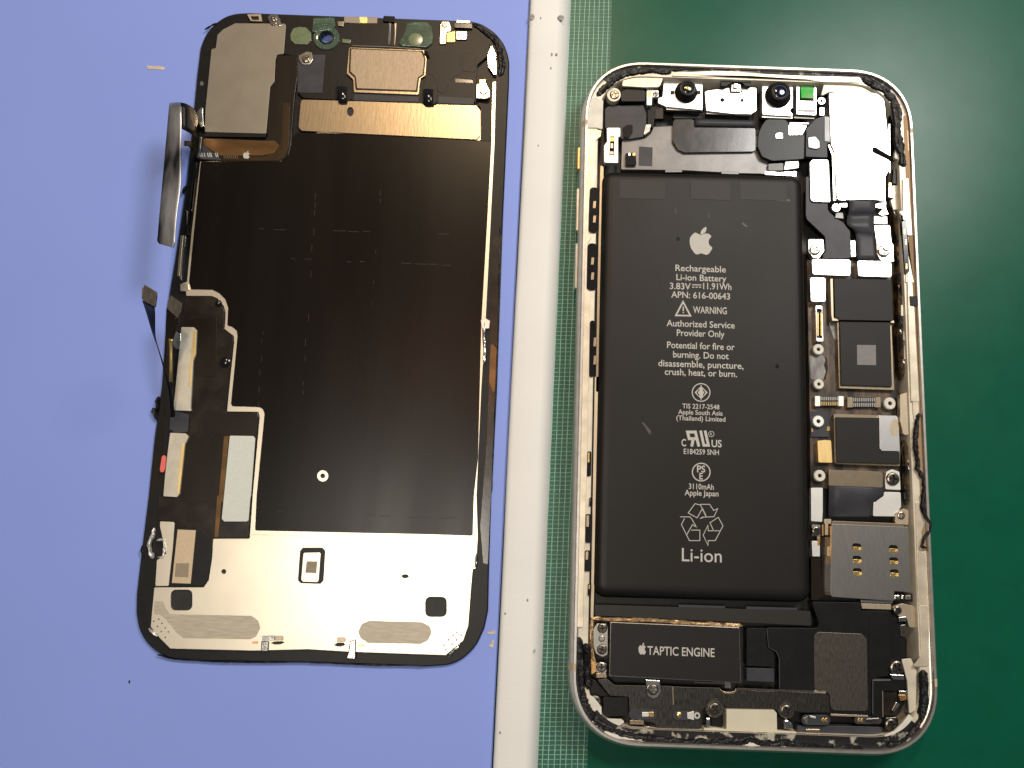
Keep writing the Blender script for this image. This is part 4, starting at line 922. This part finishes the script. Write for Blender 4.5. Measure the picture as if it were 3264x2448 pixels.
# brown film along the right bezel
plate('bezel_film', L8(1050, 100, 1106, 90, 1082, 800, 1060, 1300) + L7(1760, 90, 1735, 660, 1690, 650, 1660, 300) + L8(1015, 1300, 1035, 700), EZ + .08, .1, 'brown_film', disp, r=.1, bev=.03)
plate('bezel_film', L5(330, 700, 400, 480, 370, 900, 340, 1300, 250, 1659, 215, 1659, 275, 1000), EZ + .08, .1, 'poly_dark', disp, r=.1, bev=.03)
plate('copper_edge', L8(1040, 720, 1075, 760, 1062, 1050, 1030, 950), EZ + .12, .06, 'polyimide', disp, r=.3, bev=.02)
# metal backing
back_pts = (L3(765, 790, 660, 1659) + L4(610, 545, 530, 572, 530, 652, 600, 655, 600, 712, 900, 714, 965, 740, 1040, 830, 1062, 900, 1060, 1000, 1050, 1100, 1100, 1140, 1160, 1185, 1165, 1250, 1120, 1659)
            + L5(1120, 560, 1118, 598, 1485, 602, 1500, 660) + L6(1160, 0, 1132, 412, 780, 412, 770, 600, 738, 810, 690, 880, 215, 880, 180, 1260, 270, 1372, 370, 1472, 1180, 1492) + L7(0, 1478, 390, 1502, 1330, 1535, 1500, 1392, 1548, 1250, 1570, 960, 1592, 710, 1622, 700, 1640, 400, 1628, 0)
            + L8(985, 1000, 1010, 600, 1040, 0) + L2(1905, 1659, 1922, 950, 1880, 960, 1868, 1300, 1500, 1400, 200, 1400) + L1(1550, 1600) + L3(1650, 770, 1500, 770))
wf_in = L6(1645, 500, 1800, 498) + L7(145, 500, 172, 530, 155, 815, 125, 848) + L6(1625, 842, 1597, 815, 1618, 530)
sq1 = L6(420, 905, 550, 905, 585, 945, 575, 1070, 545, 1103, 405, 1100, 372, 1060, 380, 940)
sq2 = L7(1190, 972, 1310, 975, 1342, 1010, 1338, 1130, 1300, 1166, 1165, 1162, 1132, 1130, 1138, 1000)
def rhole(f, x0, y0, x1, y1, r): return rounded(ccw([P(u, v, TZ) for u, v in rect(f, x0, y0, x1, y1)]), r, 5)
bholes = [(rhole(L6, 374, 903, 583, 1104, 1.1), TZ - .6, 'w'), (rhole(L7, 1132, 971, 1340, 1166, 1.1), TZ - .6, 'w'), (ell(L6(885, 730)[0], 8, 8, 12), TZ - .6), (ell(L7(940, 775)[0], 11.5, 7, 14), TZ - .6), (wf_in, TZ - .3), (L6(1335, 1415, 1380, 1400, 1450, 1400, 1470, 1412, 1430, 1430, 1370, 1432), TZ - .6),
          (L7(255, 1435, 290, 1412, 350, 1412, 365, 1435, 320, 1452, 280, 1450), TZ - .6), (ell(FD(697, 1028)[0], 8, 8, 12), TZ - .5)]
bk = plate('metal_backing', back_pts, TZ, .7, 'screen_plate', disp, r=.25, bev=.08, holes=bholes)
for x, y in ((212, 1207), (260, 1187), (290, 1227), (248, 1257), (322, 1272), (283, 1307), (352, 1310), (322, 1362)): plate('perforation', ell(L6(x, y)[0], 2.6, 2.6, 8), TZ + .02, .02, 'steel_dark', bk, r=0, bev=.005)
for x, y in ((1437, 1313), (1400, 1342), (1477, 1340), (1357, 1385), (1432, 1387), (1390, 1427), (1312, 1437), (1330, 1482)): plate('perforation', ell(L7(x, y)[0], 3, 3, 8), TZ + .02, .02, 'steel_dark', bk, r=0, bev=.005)
obj('window_frame', [tuple(P(*q, TZ - .2)) for q in wf_in], [tuple(range(len(wf_in)))], 'blackplastic', bk)
plate('window_plate', L6(1650, 548, 1800, 545) + L7(118, 545, 128, 562, 108, 820, 92, 832) + L6(1645, 828, 1628, 805), TZ - .05, .25, 'screen_plate', bk, r=.3)
obj('printed_patch', [tuple(P(*q, TZ - .03)) for q in L6(1682, 630, 1790, 632) + L7(95, 640, 85, 745) + L6(1668, 742)], [(0, 1, 2, 3, 4)], 'ink_patch_tan', bk)
plate('etched_patch', L6(220, 1015, 305, 1015, 325, 1080, 370, 1140, 1150, 1155, 1215, 1200, 1236, 1270, 1195, 1355, 1140, 1380, 500, 1370, 430, 1320, 320, 1180, 270, 1142, 210, 1140), TZ + .03, .03, 'screen_etch', bk, r=.4, bev=.01)
plate('etched_patch', L7(590, 1203, 1100, 1216, 1180, 1260, 1192, 1320, 1160, 1390, 1090, 1426, 580, 1416, 510, 1370, 488, 1310, 520, 1235), TZ + .03, .03, 'screen_etch', bk, r=.8, bev=.01)
plate('raised_panel', L7(1405, 470, 1380, 425, 1625, 412, 1620, 560, 1590, 712, 1568, 955, 1425, 945, 1395, 900), TZ + .14, .16, 'screen_plate', bk, r=.3)
bar('groove', L6(1150, 372, 1810, 395) + L7(700, 410, 1350, 428), TZ + .05, .22, 'trim', bk, t=.06)
plate('side_plate', L6(270, 245, 400, 252, 412, 270, 395, 500, 355, 868, 225, 870, 240, 620, 330, 560, 270, 300), TZ + .15, .5, 'screen_plate', disp, r=.2)
# clips on the lower edge
for f, pts in ((L6, (1242, 1400, 1320, 1400, 1312, 1500, 1240, 1500)), (L7, (405, 1400, 465, 1380, 462, 1575, 370, 1570, 395, 1500))):
    plate('edge_clip', f(*pts), TZ + .4, .7, 'silver', disp, r=.15, bev=.2)
for f, x, y in ((L6, 1415, 1370), (L7, 325, 1385)): plate('bronze_spot', rect(f, x - 40, y - 22, x + 40, y + 22), TZ + .25, .25, 'tan_plate', disp, r=.15, bev=.1)
plate('edge_clip', L6(1250, 1348, 1372, 1345, 1372, 1392, 1255, 1395), TZ + .3, .4, 'silver', disp, r=.1)
plate('bronze_spot', rect(L6, 1158, 1402, 1212, 1422), TZ + .1, .12, 'copper', disp, r=.05); plate('bronze_spot', rect(L7, 490, 1432, 545, 1450), TZ + .1, .12, 'copper', disp, r=.05)
# black graphite sheet
sheet_pts = (L3(775, 790, 1030, 795, 1720, 795) + L1(1330, 1659, 1420, 1560) + L2(200, 1570, 1740, 1650, 1740, 1240, 1870, 1245) + L2(1868, 1659) + L8(1020, 0, 985, 600, 965, 1400) + L7(1600, 0, 1588, 385, 1180, 372) + L6(1185, 335, 1200, 0)
             + L5(1560, 620, 1540, 570, 1500, 545, 1180, 535, 1165, 500, 1210, 50) + L4(1205, 1180, 1195, 1120, 1140, 1075, 1085, 1060, 1095, 850, 1060, 750, 990, 680, 910, 640, 660, 635, 635, 545))
gs = plate('graphite_sheet', sheet_pts, TZ + .12, .14, 'graphite', disp, r=.35, bev=.03, holes=[(ell(FD(697, 1028)[0], 18, 18, 18), None)])
segs = []
for (xa, ya, xb, yb, k, fill) in ((684, 400, 652, 880, 26, .35), (824, 395, 800, 720, 20, .35), (560, 495, 1010, 507, 14, .6), (600, 558, 1015, 575, 14, .6), (600, 1106, 990, 1120, 18, .8), (845, 975, 985, 986, 6, .7), (570, 700, 555, 900, 12, .3)):
    for i in range(k):
        if random.random() < fill:
            p0 = i / k; p1 = (i + random.uniform(.3, .95)) / k; j_ = random.uniform(-1.5, 1.5)
            segs.append(FD(xa + (xb - xa) * p0 + j_, ya + (yb - ya) * p0 + j_, xa + (xb - xa) * p1 + j_, ya + (yb - ya) * p1 + j_))
sc_ = stroke(segs, TZ + .126, .13, 'scuff_marks', 'scuff', gs); sc_['kind'] = 'stuff'
residue('clear_dirt', L8(1005, 590, 1000, 640, 1000, 690, 1005, 780, 1000, 850), TZ + .0, .7, .3, 'silver', disp, seed=41)
plate('edge_lug', L8(980, 590, 1005, 575, 1035, 595, 1030, 640, 990, 640), TZ + .3, .5, 'shield', disp, r=.2)
plate('edge_lug', L4(530, 568, 632, 566, 640, 640, 600, 660, 530, 655), TZ + .35, .5, 'trim', disp, r=.1, bev=.15)
# dark film inside the trim (driver flex area)
df = plate('driver_flex', L4(605, 718, 895, 720, 960, 748, 1030, 835, 1052, 905, 1045, 1105, 1098, 1148, 1155, 1190, 1158, 1250, 1112, 1659) + L5(1112, 560, 1112, 605, 1478, 610, 1492, 660) + L6(1150, 0, 1125, 405, 788, 405, 765, 600, 732, 805, 690, 870, 360, 868, 400, 330, 412, 250, 250, 232, 255, 0)
           + L5(355, 1600, 440, 800, 520, 0) + L4(480, 1500, 530, 1100), TZ - .05, .5, 'brown_film', disp, r=.2)
plate('film_layer', L5(840, 600, 1000, 590, 1120, 620, 1480, 625, 1470, 870, 1080, 870, 840, 850), TZ + .03, .08, 'poly_dark', df, r=.1, bev=.02)
plate('film_layer', L5(620, 960, 1050, 880, 1070, 880, 1010, 1659, 560, 1659), TZ + .02, .07, 'poly_dark', df, r=.1, bev=.02)
plate('film_layer', L5(1085, 885, 1140, 885, 1075, 1659, 1015, 1659), TZ + .05, .09, 'polyimide', df, r=.05, bev=.02)
plate('film_layer', L6(820, 0, 865, 0, 845, 260, 830, 400, 795, 400), TZ + .075, .09, 'polyimide', df, r=.05, bev=.02)
plate('film_layer', L4(560, 1000, 960, 960, 960, 1659, 700, 1659), TZ + .02, .07, 'poly_dark', df, r=.2, bev=.02)
for x, y, r_ in ((985, 800, 42), (1062, 1490, 66)):
    c = cpx(L4, x, y, TZ); R = pxmm(L4, r_); lathe('sealant_dot', c, [(R, TZ - .1), (R * .9, TZ + .3), (R * .55, TZ + .55), (R * .15, TZ + .62)], 'blackgloss', disp, 16)
plate('foam_pad', L4(545, 1078, 690, 1080, 725, 1115, 712, 1400) + L5(720, 0, 690, 555, 702, 590, 490, 582, 492, 520, 545, 0), TZ + .55, .6, 'foam', disp, r=.2)
plate('foam_pad', L5(450, 846, 630, 853, 666, 890, 640, 950, 622, 985, 600, 1200, 560, 1565, 530, 1602, 370, 1592, 392, 1330, 418, 1100), TZ + .55, .6, 'foam', disp, r=.25)
plate('foam_edge', L5(590, 960, 622, 985, 600, 1200, 560, 1560, 530, 1560, 560, 1200), TZ + .58, .05, 'gold_block', disp, r=.05, bev=.02)
plate('foam_edge', L4(690, 1115, 722, 1120, 708, 1400) + L5(716, 0, 690, 300, 665, 300, 690, 0), TZ + .58, .05, 'gold_block', disp, r=.05, bev=.02)
plate('red_marker', L5(352, 1125, 375, 1105, 402, 1130, 392, 1260, 370, 1312, 335, 1308, 328, 1270), TZ + .5, .5, 'pink', disp, r=.25)
plate('white_label', L5(1152, 880, 1430, 884, 1450, 912, 1400, 1590) + L6(1140, 20, 1122, 238, 1105, 248, 888, 248, 865, 222), TZ + .22, .15, 'label_mint', disp, r=.2, bev=.03)
plate('label_backing', L6(405, 310, 640, 310, 780, 420, 770, 600, 735, 810, 690, 868, 370, 868, 360, 840), TZ + .1, .2, 'blackplastic', disp, r=.3)
plate('tan_label', L6(440, 325, 616, 332, 566, 846, 385, 840), TZ + .3, .2, 'tan_label', disp, r=.05, bev=.03)
obj('printed_patch', [tuple(P(*q, TZ + .32)) for q in L6(425, 650, 552, 650, 542, 785, 412, 780)], [(0, 1, 2, 3)], 'ink_patch_tan', disp)
# dirty clear adhesive lumps on the left edge
residue('clear_dirt', L6(215, 310, 200, 400, 180, 470, 175, 560, 210, 600), TZ - .2, 1.3, .5, 'shield_soft', disp, seed=43, rag=.5)
residue('clear_dirt', L6(240, 430, 310, 420, 320, 500, 300, 590, 250, 590), TZ + .1, .7, .4, 'shield_soft', disp, seed=44, rag=.5)
residue('clear_dirt', L6(165, 1275, 200, 1310, 250, 1350), TZ - .3, 1.0, .4, 'shield_soft', disp, seed=45, rag=.5)
residue('clear_dirt', L7(1470, 1400, 1440, 1440, 1350, 1560), TZ - .5, 1.0, .5, 'silver', disp, seed=46, rag=.5)
residue('clear_dirt', L7(1625, 560, 1620, 620, 1615, 690), TZ, .6, .5, 'silver', disp, seed=47, rag=.5)
residue('torn_adhesive', L5(325, 420, 300, 480, 300, 560, 260, 570, 250, 600, 290, 640, 300, 700), EZ - .3, 1.3, .6, 'glue', disp, seed=48, rag=.6)
residue('torn_adhesive', L6(100, 480, 110, 540, 130, 600), EZ - .2, 1.0, .5, 'glue', disp, seed=49, rag=.6)
residue('torn_adhesive', L2(1650, 280, 1760, 340, 1900, 450, 1970, 600, 1990, 780, 1960, 900), EZ, 1.6, .5, 'glue', disp, seed=50, rag=.4)
residue('torn_adhesive', L3(600, 1080, 580, 1130, 560, 1170), EZ - .1, 1.0, .5, 'glue', disp, seed=51, rag=.5)
for i, (a, b) in enumerate((((470, 260), (505, 300)), ((400, 310), (430, 330)))):
    residue('torn_adhesive', L1(a[0] - 60, a[1] + 40, b[0], b[1] - 30), EZ, .5, .3, 'glue', disp, seed=52 + i)
residue('edge_crumbs', L8(1095, 30, 1085, 500, 1075, 900, 1055, 1300, 1045, 1600), EZ - .05, .35, .2, 'glue', disp, seed=55, rag=.6, step=.5)
residue('edge_crumbs', L6(240, 1530, 400, 1570, 900, 1600) + L7(0, 1600, 700, 1630, 1150, 1640), EZ - .3, .4, .2, 'glue', disp, seed=56, rag=.6, step=.5)
# left rail (brass and black strips between cable and backing)
for pts, mt in ((L3(700, 800, 730, 800, 650, 1370, 640, 1659, 600, 1659, 640, 1200), 'poly_dark'), (L3(690, 980, 705, 980, 668, 1375, 650, 1375), 'tan_metal'), (L4(535, 0, 570, 0, 525, 480, 495, 480), 'tan_metal'), (L4(575, 0, 600, 0, 565, 300, 545, 540, 525, 500), 'steel'), (L3(605, 1360, 640, 1390, 630, 1540, 610, 1540), 'tan_plate')):
    plate('side_rail', pts, EZ + .5, .5, mt, disp, r=.05)
# upper left plate and gold flex
plate('driver_shield', L1(490, 410, 555, 345, 700, 272, 1282, 277, 1296, 300, 1270, 630, 1190, 642, 1172, 700, 1160, 960, 1110, 1020, 1062, 1570, 340, 1550, 350, 1270, 420, 575, 470, 565), TZ + .35, .8, 'grey_plate', disp, r=.3)
plate('shield_shade', L1(340, 1552, 1060, 1572, 1055, 1612, 335, 1605), TZ + .2, .3, 'blackplastic', disp, r=.05)  # black bar drawn as the shadow along the shield's lower edge
gf = plate('touch_flex', L1(1188, 650, 1430, 648, 1430, 900, 1400, 1100, 1350, 1659) + L3(1850, 330, 1832, 600, 1800, 720, 1740, 775, 1690, 792, 1030, 790, 745, 762, 760, 690, 805, 512, 1530, 545, 1560, 500) + L1(1072, 1560, 1110, 1025, 1165, 965), TZ + .25, .3, 'poly_dark', disp, r=.4)
plate('copper_area', L3(805, 520, 1530, 548, 1640, 545, 1700, 600, 1640, 690, 1500, 720, 1000, 720, 870, 640, 800, 590), TZ + .31, .06, 'polyimide', gf, r=.5, bev=.02)
plate('copper_area', L3(1010, 735, 1500, 735, 1650, 690, 1720, 560, 1740, 100, 1820, 100, 1810, 600, 1760, 740, 1690, 780, 1040, 782), TZ + .30, .05, 'poly_mid', gf, r=.3, bev=.02)
logo(L3, 1268, 1345, 665, 757, TZ + .34, 'print', gf)
stroke([L3(x, 715, x + 8, 755) for x in range(1045, 1215, 22)], TZ + .34, .12, 'printed_mark', 'tan_metal', gf)
plate('painted_cable_shadow', L3(745, 640, 800, 590, 870, 650, 960, 710, 1020, 775, 745, 762), TZ + .33, .04, 'slate', gf, r=.1, bev=.01)  # dark patch painted as the raised cable's cast shadow on the flex
stroke([L3(x, 690, x + 14, 740) for x in (765, 785, 812, 850, 872, 890, 945, 965)], TZ + .36, .14, 'printed_mark', 'label_mint', gf)
# top black carrier
tcar = plate('sensor_carrier', L1(1300, 290, 2212, 270) + L2(600, 270, 1240, 330, 1660, 380, 1850, 500, 1830, 650, 1700, 760, 1680, 1200, 1230, 1225, 0, 1170) + L1(1500, 1150, 1430, 1080, 1430, 660, 1280, 635), TZ + .2, .9, 'blackplastic', disp, r=.3,
             holes=[([Vector((q.x, q.y)) for q in camhole], None, 'w')])
plate('carrier_step', L1(1440, 640, 1760, 640, 1720, 1090, 1500, 1090, 1430, 1080), TZ + .3, .15, 'slate', tcar, r=.1, bev=.05)
plate('carrier_step', L2(250, 1095, 1010, 1118, 1010, 1195, 250, 1180), TZ + .28, .2, 'slate', tcar, r=.05)  # greyer colour puts shading into this strip of the black frame
plate('carrier_step', L2(1240, 1130, 1660, 1150, 1660, 1225, 1240, 1215), TZ + .28, .2, 'slate', tcar, r=.05)
plate('carrier_emboss', L2(1530, 640, 1560, 620, 1680, 640, 1680, 850, 1530, 840), TZ + .28, .12, 'blackplastic', tcar, r=.2, bev=.08)
plate('carrier_emboss', L2(1440, 920, 1650, 940, 1650, 975, 1440, 970), TZ + .26, .1, 'blackgloss', tcar, r=.05, bev=.04)
plate('carrier_emboss', L2(1180, 620, 1500, 640, 1510, 880, 1420, 900, 1300, 1100, 1240, 1080, 1190, 900, 1120, 860), TZ + .26, .1, 'blackplastic', tcar, r=.4, bev=.05)
for x0, x1 in ((655, 690), (722, 752)): plate('carrier_rib', L2(x0, 265, x1, 268, x1 - 15, 535, x0 - 5, 520), TZ + .5, .4, 'slate_light' if x0 < 700 else 'tan_plate', tcar, r=.05, bev=.15)
bar('carrier_edge', L2(230, 535, 660, 550, 1040, 575), TZ + .35, .14, 'slate_light', tcar)
es_ = plate('earpiece_frame', L2(195, 555, 1080, 590, 1106, 690, 1092, 885, 1035, 925, 1022, 1000, 1012, 1112, 250, 1082, 242, 935, 165, 862), TZ + .75, .8, 'tan_metal', disp, r=.3)
plate('earpiece_seam', L2(202, 565, 1062, 598, 1092, 690, 1076, 880, 1015, 920, 998, 1082, 270, 1056, 258, 915, 190, 850), TZ + .78, .05, 'blackplastic', es_, r=.25, bev=.01)
plate('earpiece_cover', L2(218, 575, 1042, 606, 1078, 690, 1060, 870, 1000, 912, 980, 1062, 288, 1036, 272, 900, 208, 838), TZ + .88, .15, 'earpiece', es_, r=.25, bev=.05)
residue('torn_adhesive', L2(1080, 600, 1110, 640, 1140, 660), TZ + .8, 1.2, .4, 'glue', disp, seed=60)
for x, y in ((110, 1100), (1125, 1130)):
    plate('clip_pocket', L2(x - 75, y - 60, x - 40, y - 200, x + 60, y - 210, x + 105, y - 150, x + 110, y + 60, x + 60, y + 100, x - 70, y + 60), TZ + .55, .5, 'blackplastic', disp, r=.5)
    ribbon('carrier_clip', L2(x - 55, y - 75, x - 58, y - 20, x - 45, y + 60, x - 30, y + 110), L2(x + 55, y - 70, x + 50, y - 10, x + 58, y + 70, x + 65, y + 110), [TZ + .7, TZ + 1.3, TZ + 1.2, TZ + .6], [TZ + .7, TZ + 1.3, TZ + 1.2, TZ + .6], 'blackgloss', disp, t=.35, arch=.25)
sl = plate('speaker_mesh_strip', L1(1472, 1168, 1900, 1180) + L2(1050, 1215, 1080, 1240, 1190, 1240, 1225, 1225, 1690, 1238, 1740, 1300, 1735, 1590, 1695, 1640) + L1(1475, 1535, 1442, 1490), TZ + .42, .4, 'tan_metal', disp, r=.7, holes=[(ell(L1(2052, 1312)[0], 11, 15, 16), TZ + .06)])
plate('black_frame', L2(1690, 1200, 1870, 1225, 1868, 1659, 1745, 1659, 1752, 1290), TZ + .2, .2, 'blackplastic', disp, r=.3)
# sensor windows
def tubering(name, c, r0, r1, z, h, mat, parent, n=28):
    V = []; F = []
    pr = [(r0, z), (r0, z + h), (r0 + .08, z + h + .05), (r1 - .1, z + h), (r1, z + h - .12), (r1, z)]
    for i in range(n):
        a_ = 2 * math.pi * i / n
        for r_, zz in pr: V.append((c[0] + r_ * math.cos(a_), c[1] + r_ * math.sin(a_), zz))
    m_ = len(pr)
    for i in range(n):
        j = (i + 1) % n
        for k in range(m_): F.append((i * m_ + k, i * m_ + (k + 1) % m_, j * m_ + (k + 1) % m_, j * m_ + k))
    o = obj(name, V, F, mat, parent, True); o.data.set_sharp_from_angle(angle=math.radians(40)); return o
cc_ = cpx(L1, 1770, 440, TZ + .5)
tubering('camera_holder', cc_, 1.80, 3.15, TZ + .15, .35, 'clear_green', disp)
tubering('camera_gasket', cc_, 1.40, 1.80, TZ + .3, .3, 'blackplastic', disp)
plate('holder_top', L1(1620, 210, 1860, 205, 1880, 300, 1830, 350, 1720, 360, 1600, 380), TZ + .7, .5, 'clear_green', disp, r=.3)
plate('proximity_window', L1(1345, 400, 1380, 330, 1450, 312, 1530, 318, 1590, 380, 1592, 470, 1550, 520, 1400, 518, 1350, 470), TZ + .5, .35, 'olive_lens', disp, r=.4, bev=.15)
lw = plate('lens_window', L2(780, 500, 850, 360, 870, 270, 960, 250, 1110, 255, 1170, 310, 1185, 420, 1170, 510, 1110, 555, 800, 540), TZ + .7, .55, 'clear_green', disp, r=.6, bev=.25, n=5)
lathe('lens_disc', cpx(L2, 975, 465, TZ + .8), [(1.75, TZ + .6), (1.7, TZ + .8), (1.2, TZ + .86)], 'olive_lens', lw, 24)
# small silver tabs and screws
def tab(f, pts, mat='screw', z=TZ + .6, t=.5): return plate('ground_tab', f(*pts), z, t, mat, disp, r=.25, bev=.15)
tab(L1, (1075, 200, 1110, 165, 1190, 165, 1225, 220, 1250, 300, 1210, 305, 1190, 270, 1150, 300, 1110, 280)); screw(L1, 1150, 215, TZ + .75, 40, disp)
tab(L1, (1440, 650, 1540, 598, 1600, 610, 1612, 700, 1580, 755, 1480, 755, 1440, 700)); screw(L1, 1530, 690, TZ + .85, 48, disp)
tab(L2, (1262, 290, 1290, 250, 1370, 250, 1395, 320, 1390, 370, 1340, 375, 1330, 515, 1255, 515), 'screw'); screw(L2, 1318, 290, TZ + .75, 38, disp)
plate('copper_tab', L2(1342, 385, 1440, 365, 1440, 492, 1340, 492), TZ + .5, .25, 'copper', disp, r=.1)
tab(L2, (1450, 365, 1582, 365, 1580, 465, 1448, 462), 'screw'); screw(L2, 1505, 412, TZ + .7, 34, disp)
tab(L2, (1690, 985, 1800, 960, 1850, 1060, 1850, 1140, 1800, 1160, 1685, 1155), 'screw'); screw(L2, 1775, 1065, TZ + .8, 52, disp)
plate('contact', L2(1722, 935, 1800, 930, 1795, 1010, 1735, 1010), TZ + .7, .3, 'gold', disp, r=.1)
plate('corner_silver', L2(1870, 520, 1920, 640, 1925, 880, 1890, 870, 1830, 780, 1820, 650), TZ + .3, .4, 'silver', disp, r=.2)
tab(L1, (240, 1330, 275, 1280, 300, 1250, 322, 1265, 320, 1340, 330, 1480, 290, 1500, 250, 1420), 'silver', TZ + .9, 1.0)
tab(L4, (470, 1120, 540, 1150, 545, 1240, 530, 1350, 470, 1330, 430, 1260), 'silver', TZ + .7, .8)
plate('edge_bracket', L1(835, 165, 1000, 165, 1015, 250, 880, 245), EZ + .6, .5, 'tan_plate', disp, r=.15, holes=[(L1(880, 190, 975, 190, 980, 235, 900, 235), EZ + .18)])
plate('edge_strip', L2(135, 195, 525, 200, 525, 282, 135, 265), EZ + .5, .4, 'grey_plate', disp, r=.05)
plate('edge_patch', L2(315, 198, 408, 200, 405, 272, 325, 268), EZ + .54, .05, 'gold_block', disp, r=.2, bev=.02)
plate('edge_clip', L2(600, 185, 730, 190, 745, 260, 590, 240), EZ + .8, .6, 'blackgloss', disp, r=.1)
plate('edge_clip', L2(1460, 230, 1615, 240, 1620, 270, 1450, 262), EZ + .8, .5, 'screw', disp, r=.05, bev=.1); plate('edge_clip', L2(1430, 268, 1640, 275, 1640, 330, 1430, 320), EZ + .7, .5, 'blackgloss', disp, r=.1)
plate('spring_bit', L2(110, 455, 215, 465, 205, 510, 115, 500), TZ + .5, .3, 'olive_lens', disp, r=.1)
plate('spring_bit', L1(1900, 250, 1975, 250, 1970, 310, 1905, 300), TZ + .6, .3, 'screw', disp, r=.1)
plate('bezel_dot', ell(L1(305, 980)[0], 6, 7, 12), EZ + .1, .1, 'slate_light', disp, r=0, bev=.04)

# ---- raised flex cables on the left edge
fz = 16.0
ribbon('display_cable', L3(408, 105, 400, 160, 370, 500, 335, 900, 312, 1150, 285, 1450, 268, 1659) + L4(262, 60, 285, 100), L3(540, 95, 552, 160, 548, 500, 545, 900, 540, 1100, 500, 1400, 478, 1659) + L4(475, 90, 455, 148),
       [fz - 3] + [fz] * 8, [fz - 2.5] + [fz + .3] * 8, 'flex_film', disp, t=.05, across=6, arch=.03)
ribbon('cable_curl', L3(540, 100, 600, 115, 680, 165, 722, 250, 742, 330), L3(545, 405, 600, 430, 680, 480, 722, 520, 745, 745), [fz, fz - .3, fz - 3.5, TZ + 3, TZ + .4], [fz, fz - .3, fz - 3.5, TZ + 3, TZ + .4], 'flex_black', disp, t=.2, across=5)
ribbon('cable_curl_inside', L3(618, 125, 660, 160, 700, 205, 722, 255), L3(612, 430, 655, 455, 695, 480, 722, 490), [fz - .8, fz - 2.2, fz - 4.6, TZ + 3.2], [fz - .8, fz - 2.2, fz - 4.6, TZ + 3.2], 'polyimide', disp, t=.1, across=3)
ribbon('cable_bridge', C1(875, 1100, 960, 1100, 1020, 1150), C1(870, 1190, 950, 1200, 1010, 1280), [fz - .5, fz - 3, TZ + 2], [fz - .5, fz - 3, TZ + 2], 'flex_black', disp, t=.2)
ribbon('cable_edge', C1(1140, 1020, 1120, 1200, 1090, 1390), C1(1185, 1030, 1165, 1220, 1135, 1410), [TZ + 1.8, TZ + 1.3, TZ + .7], [TZ + 1.8, TZ + 1.3, TZ + .7], 'steel', disp, t=.15)
# thin twisted sensor cables
t1 = ribbon('sensor_cable', C2(72, 235, 110, 350, 160, 520, 190, 610, 212, 670, 250, 800, 290, 950, 330, 1150, 345, 1360), C2(190, 300, 194, 380, 195, 540, 204, 612, 220, 672, 262, 800, 312, 950, 362, 1150, 385, 1360),
            [32, 29, 25, 22, 20, 16, 12, 8, TZ + .5], [32, 29, 25, 22, 20, 16, 12, 8, TZ + .5], 'flex_black', disp, t=.12)
plate('cable_connector', C2(90, 80, 205, 150, 208, 185, 192, 298, 80, 235, 66, 215), 32.3, .5, 'steel_dark', disp, r=.15)
plate('cable_connector_edge', C2(66, 120, 82, 90, 90, 110, 82, 235, 64, 215), 32.1, .5, 'tan_metal', disp, r=.05)
t2 = ribbon('sensor_cable', C2(305, 310, 298, 480, 292, 620, 288, 780, 292, 920, 318, 1050, 350, 1190), C2(415, 410, 400, 520, 366, 620, 358, 780, 358, 920, 360, 1050, 362, 1190), [13, 12, 11, 10, 9, 8, TZ + 1], [13, 12, 11, 10, 9, 8, TZ + 1], 'poly_dark', disp, t=.12)
ribbon('cable_gold_glint', C2(322, 600, 330, 700, 330, 850, 330, 1000, 348, 1150), C2(362, 610, 360, 700, 360, 850, 360, 1000, 360, 1150), [11.2, 10.5, 9.7, 8.6, TZ + 1.2], [11.2, 10.5, 9.7, 8.6, TZ + 1.2], 'gold', disp, t=.1)  # gold ribbon laid in as the glint along the cable's edge
plate('cable_connector', C2(342, 182, 452, 262, 440, 345, 412, 408, 305, 310, 315, 240), 13.4, .5, 'steel_dark', disp, r=.1)
plate('cable_root', C2(345, 1300, 400, 1300, 520, 1330, 510, 1500, 390, 1510, 330, 1470), TZ + .6, .5, 'slate', disp, r=.4)
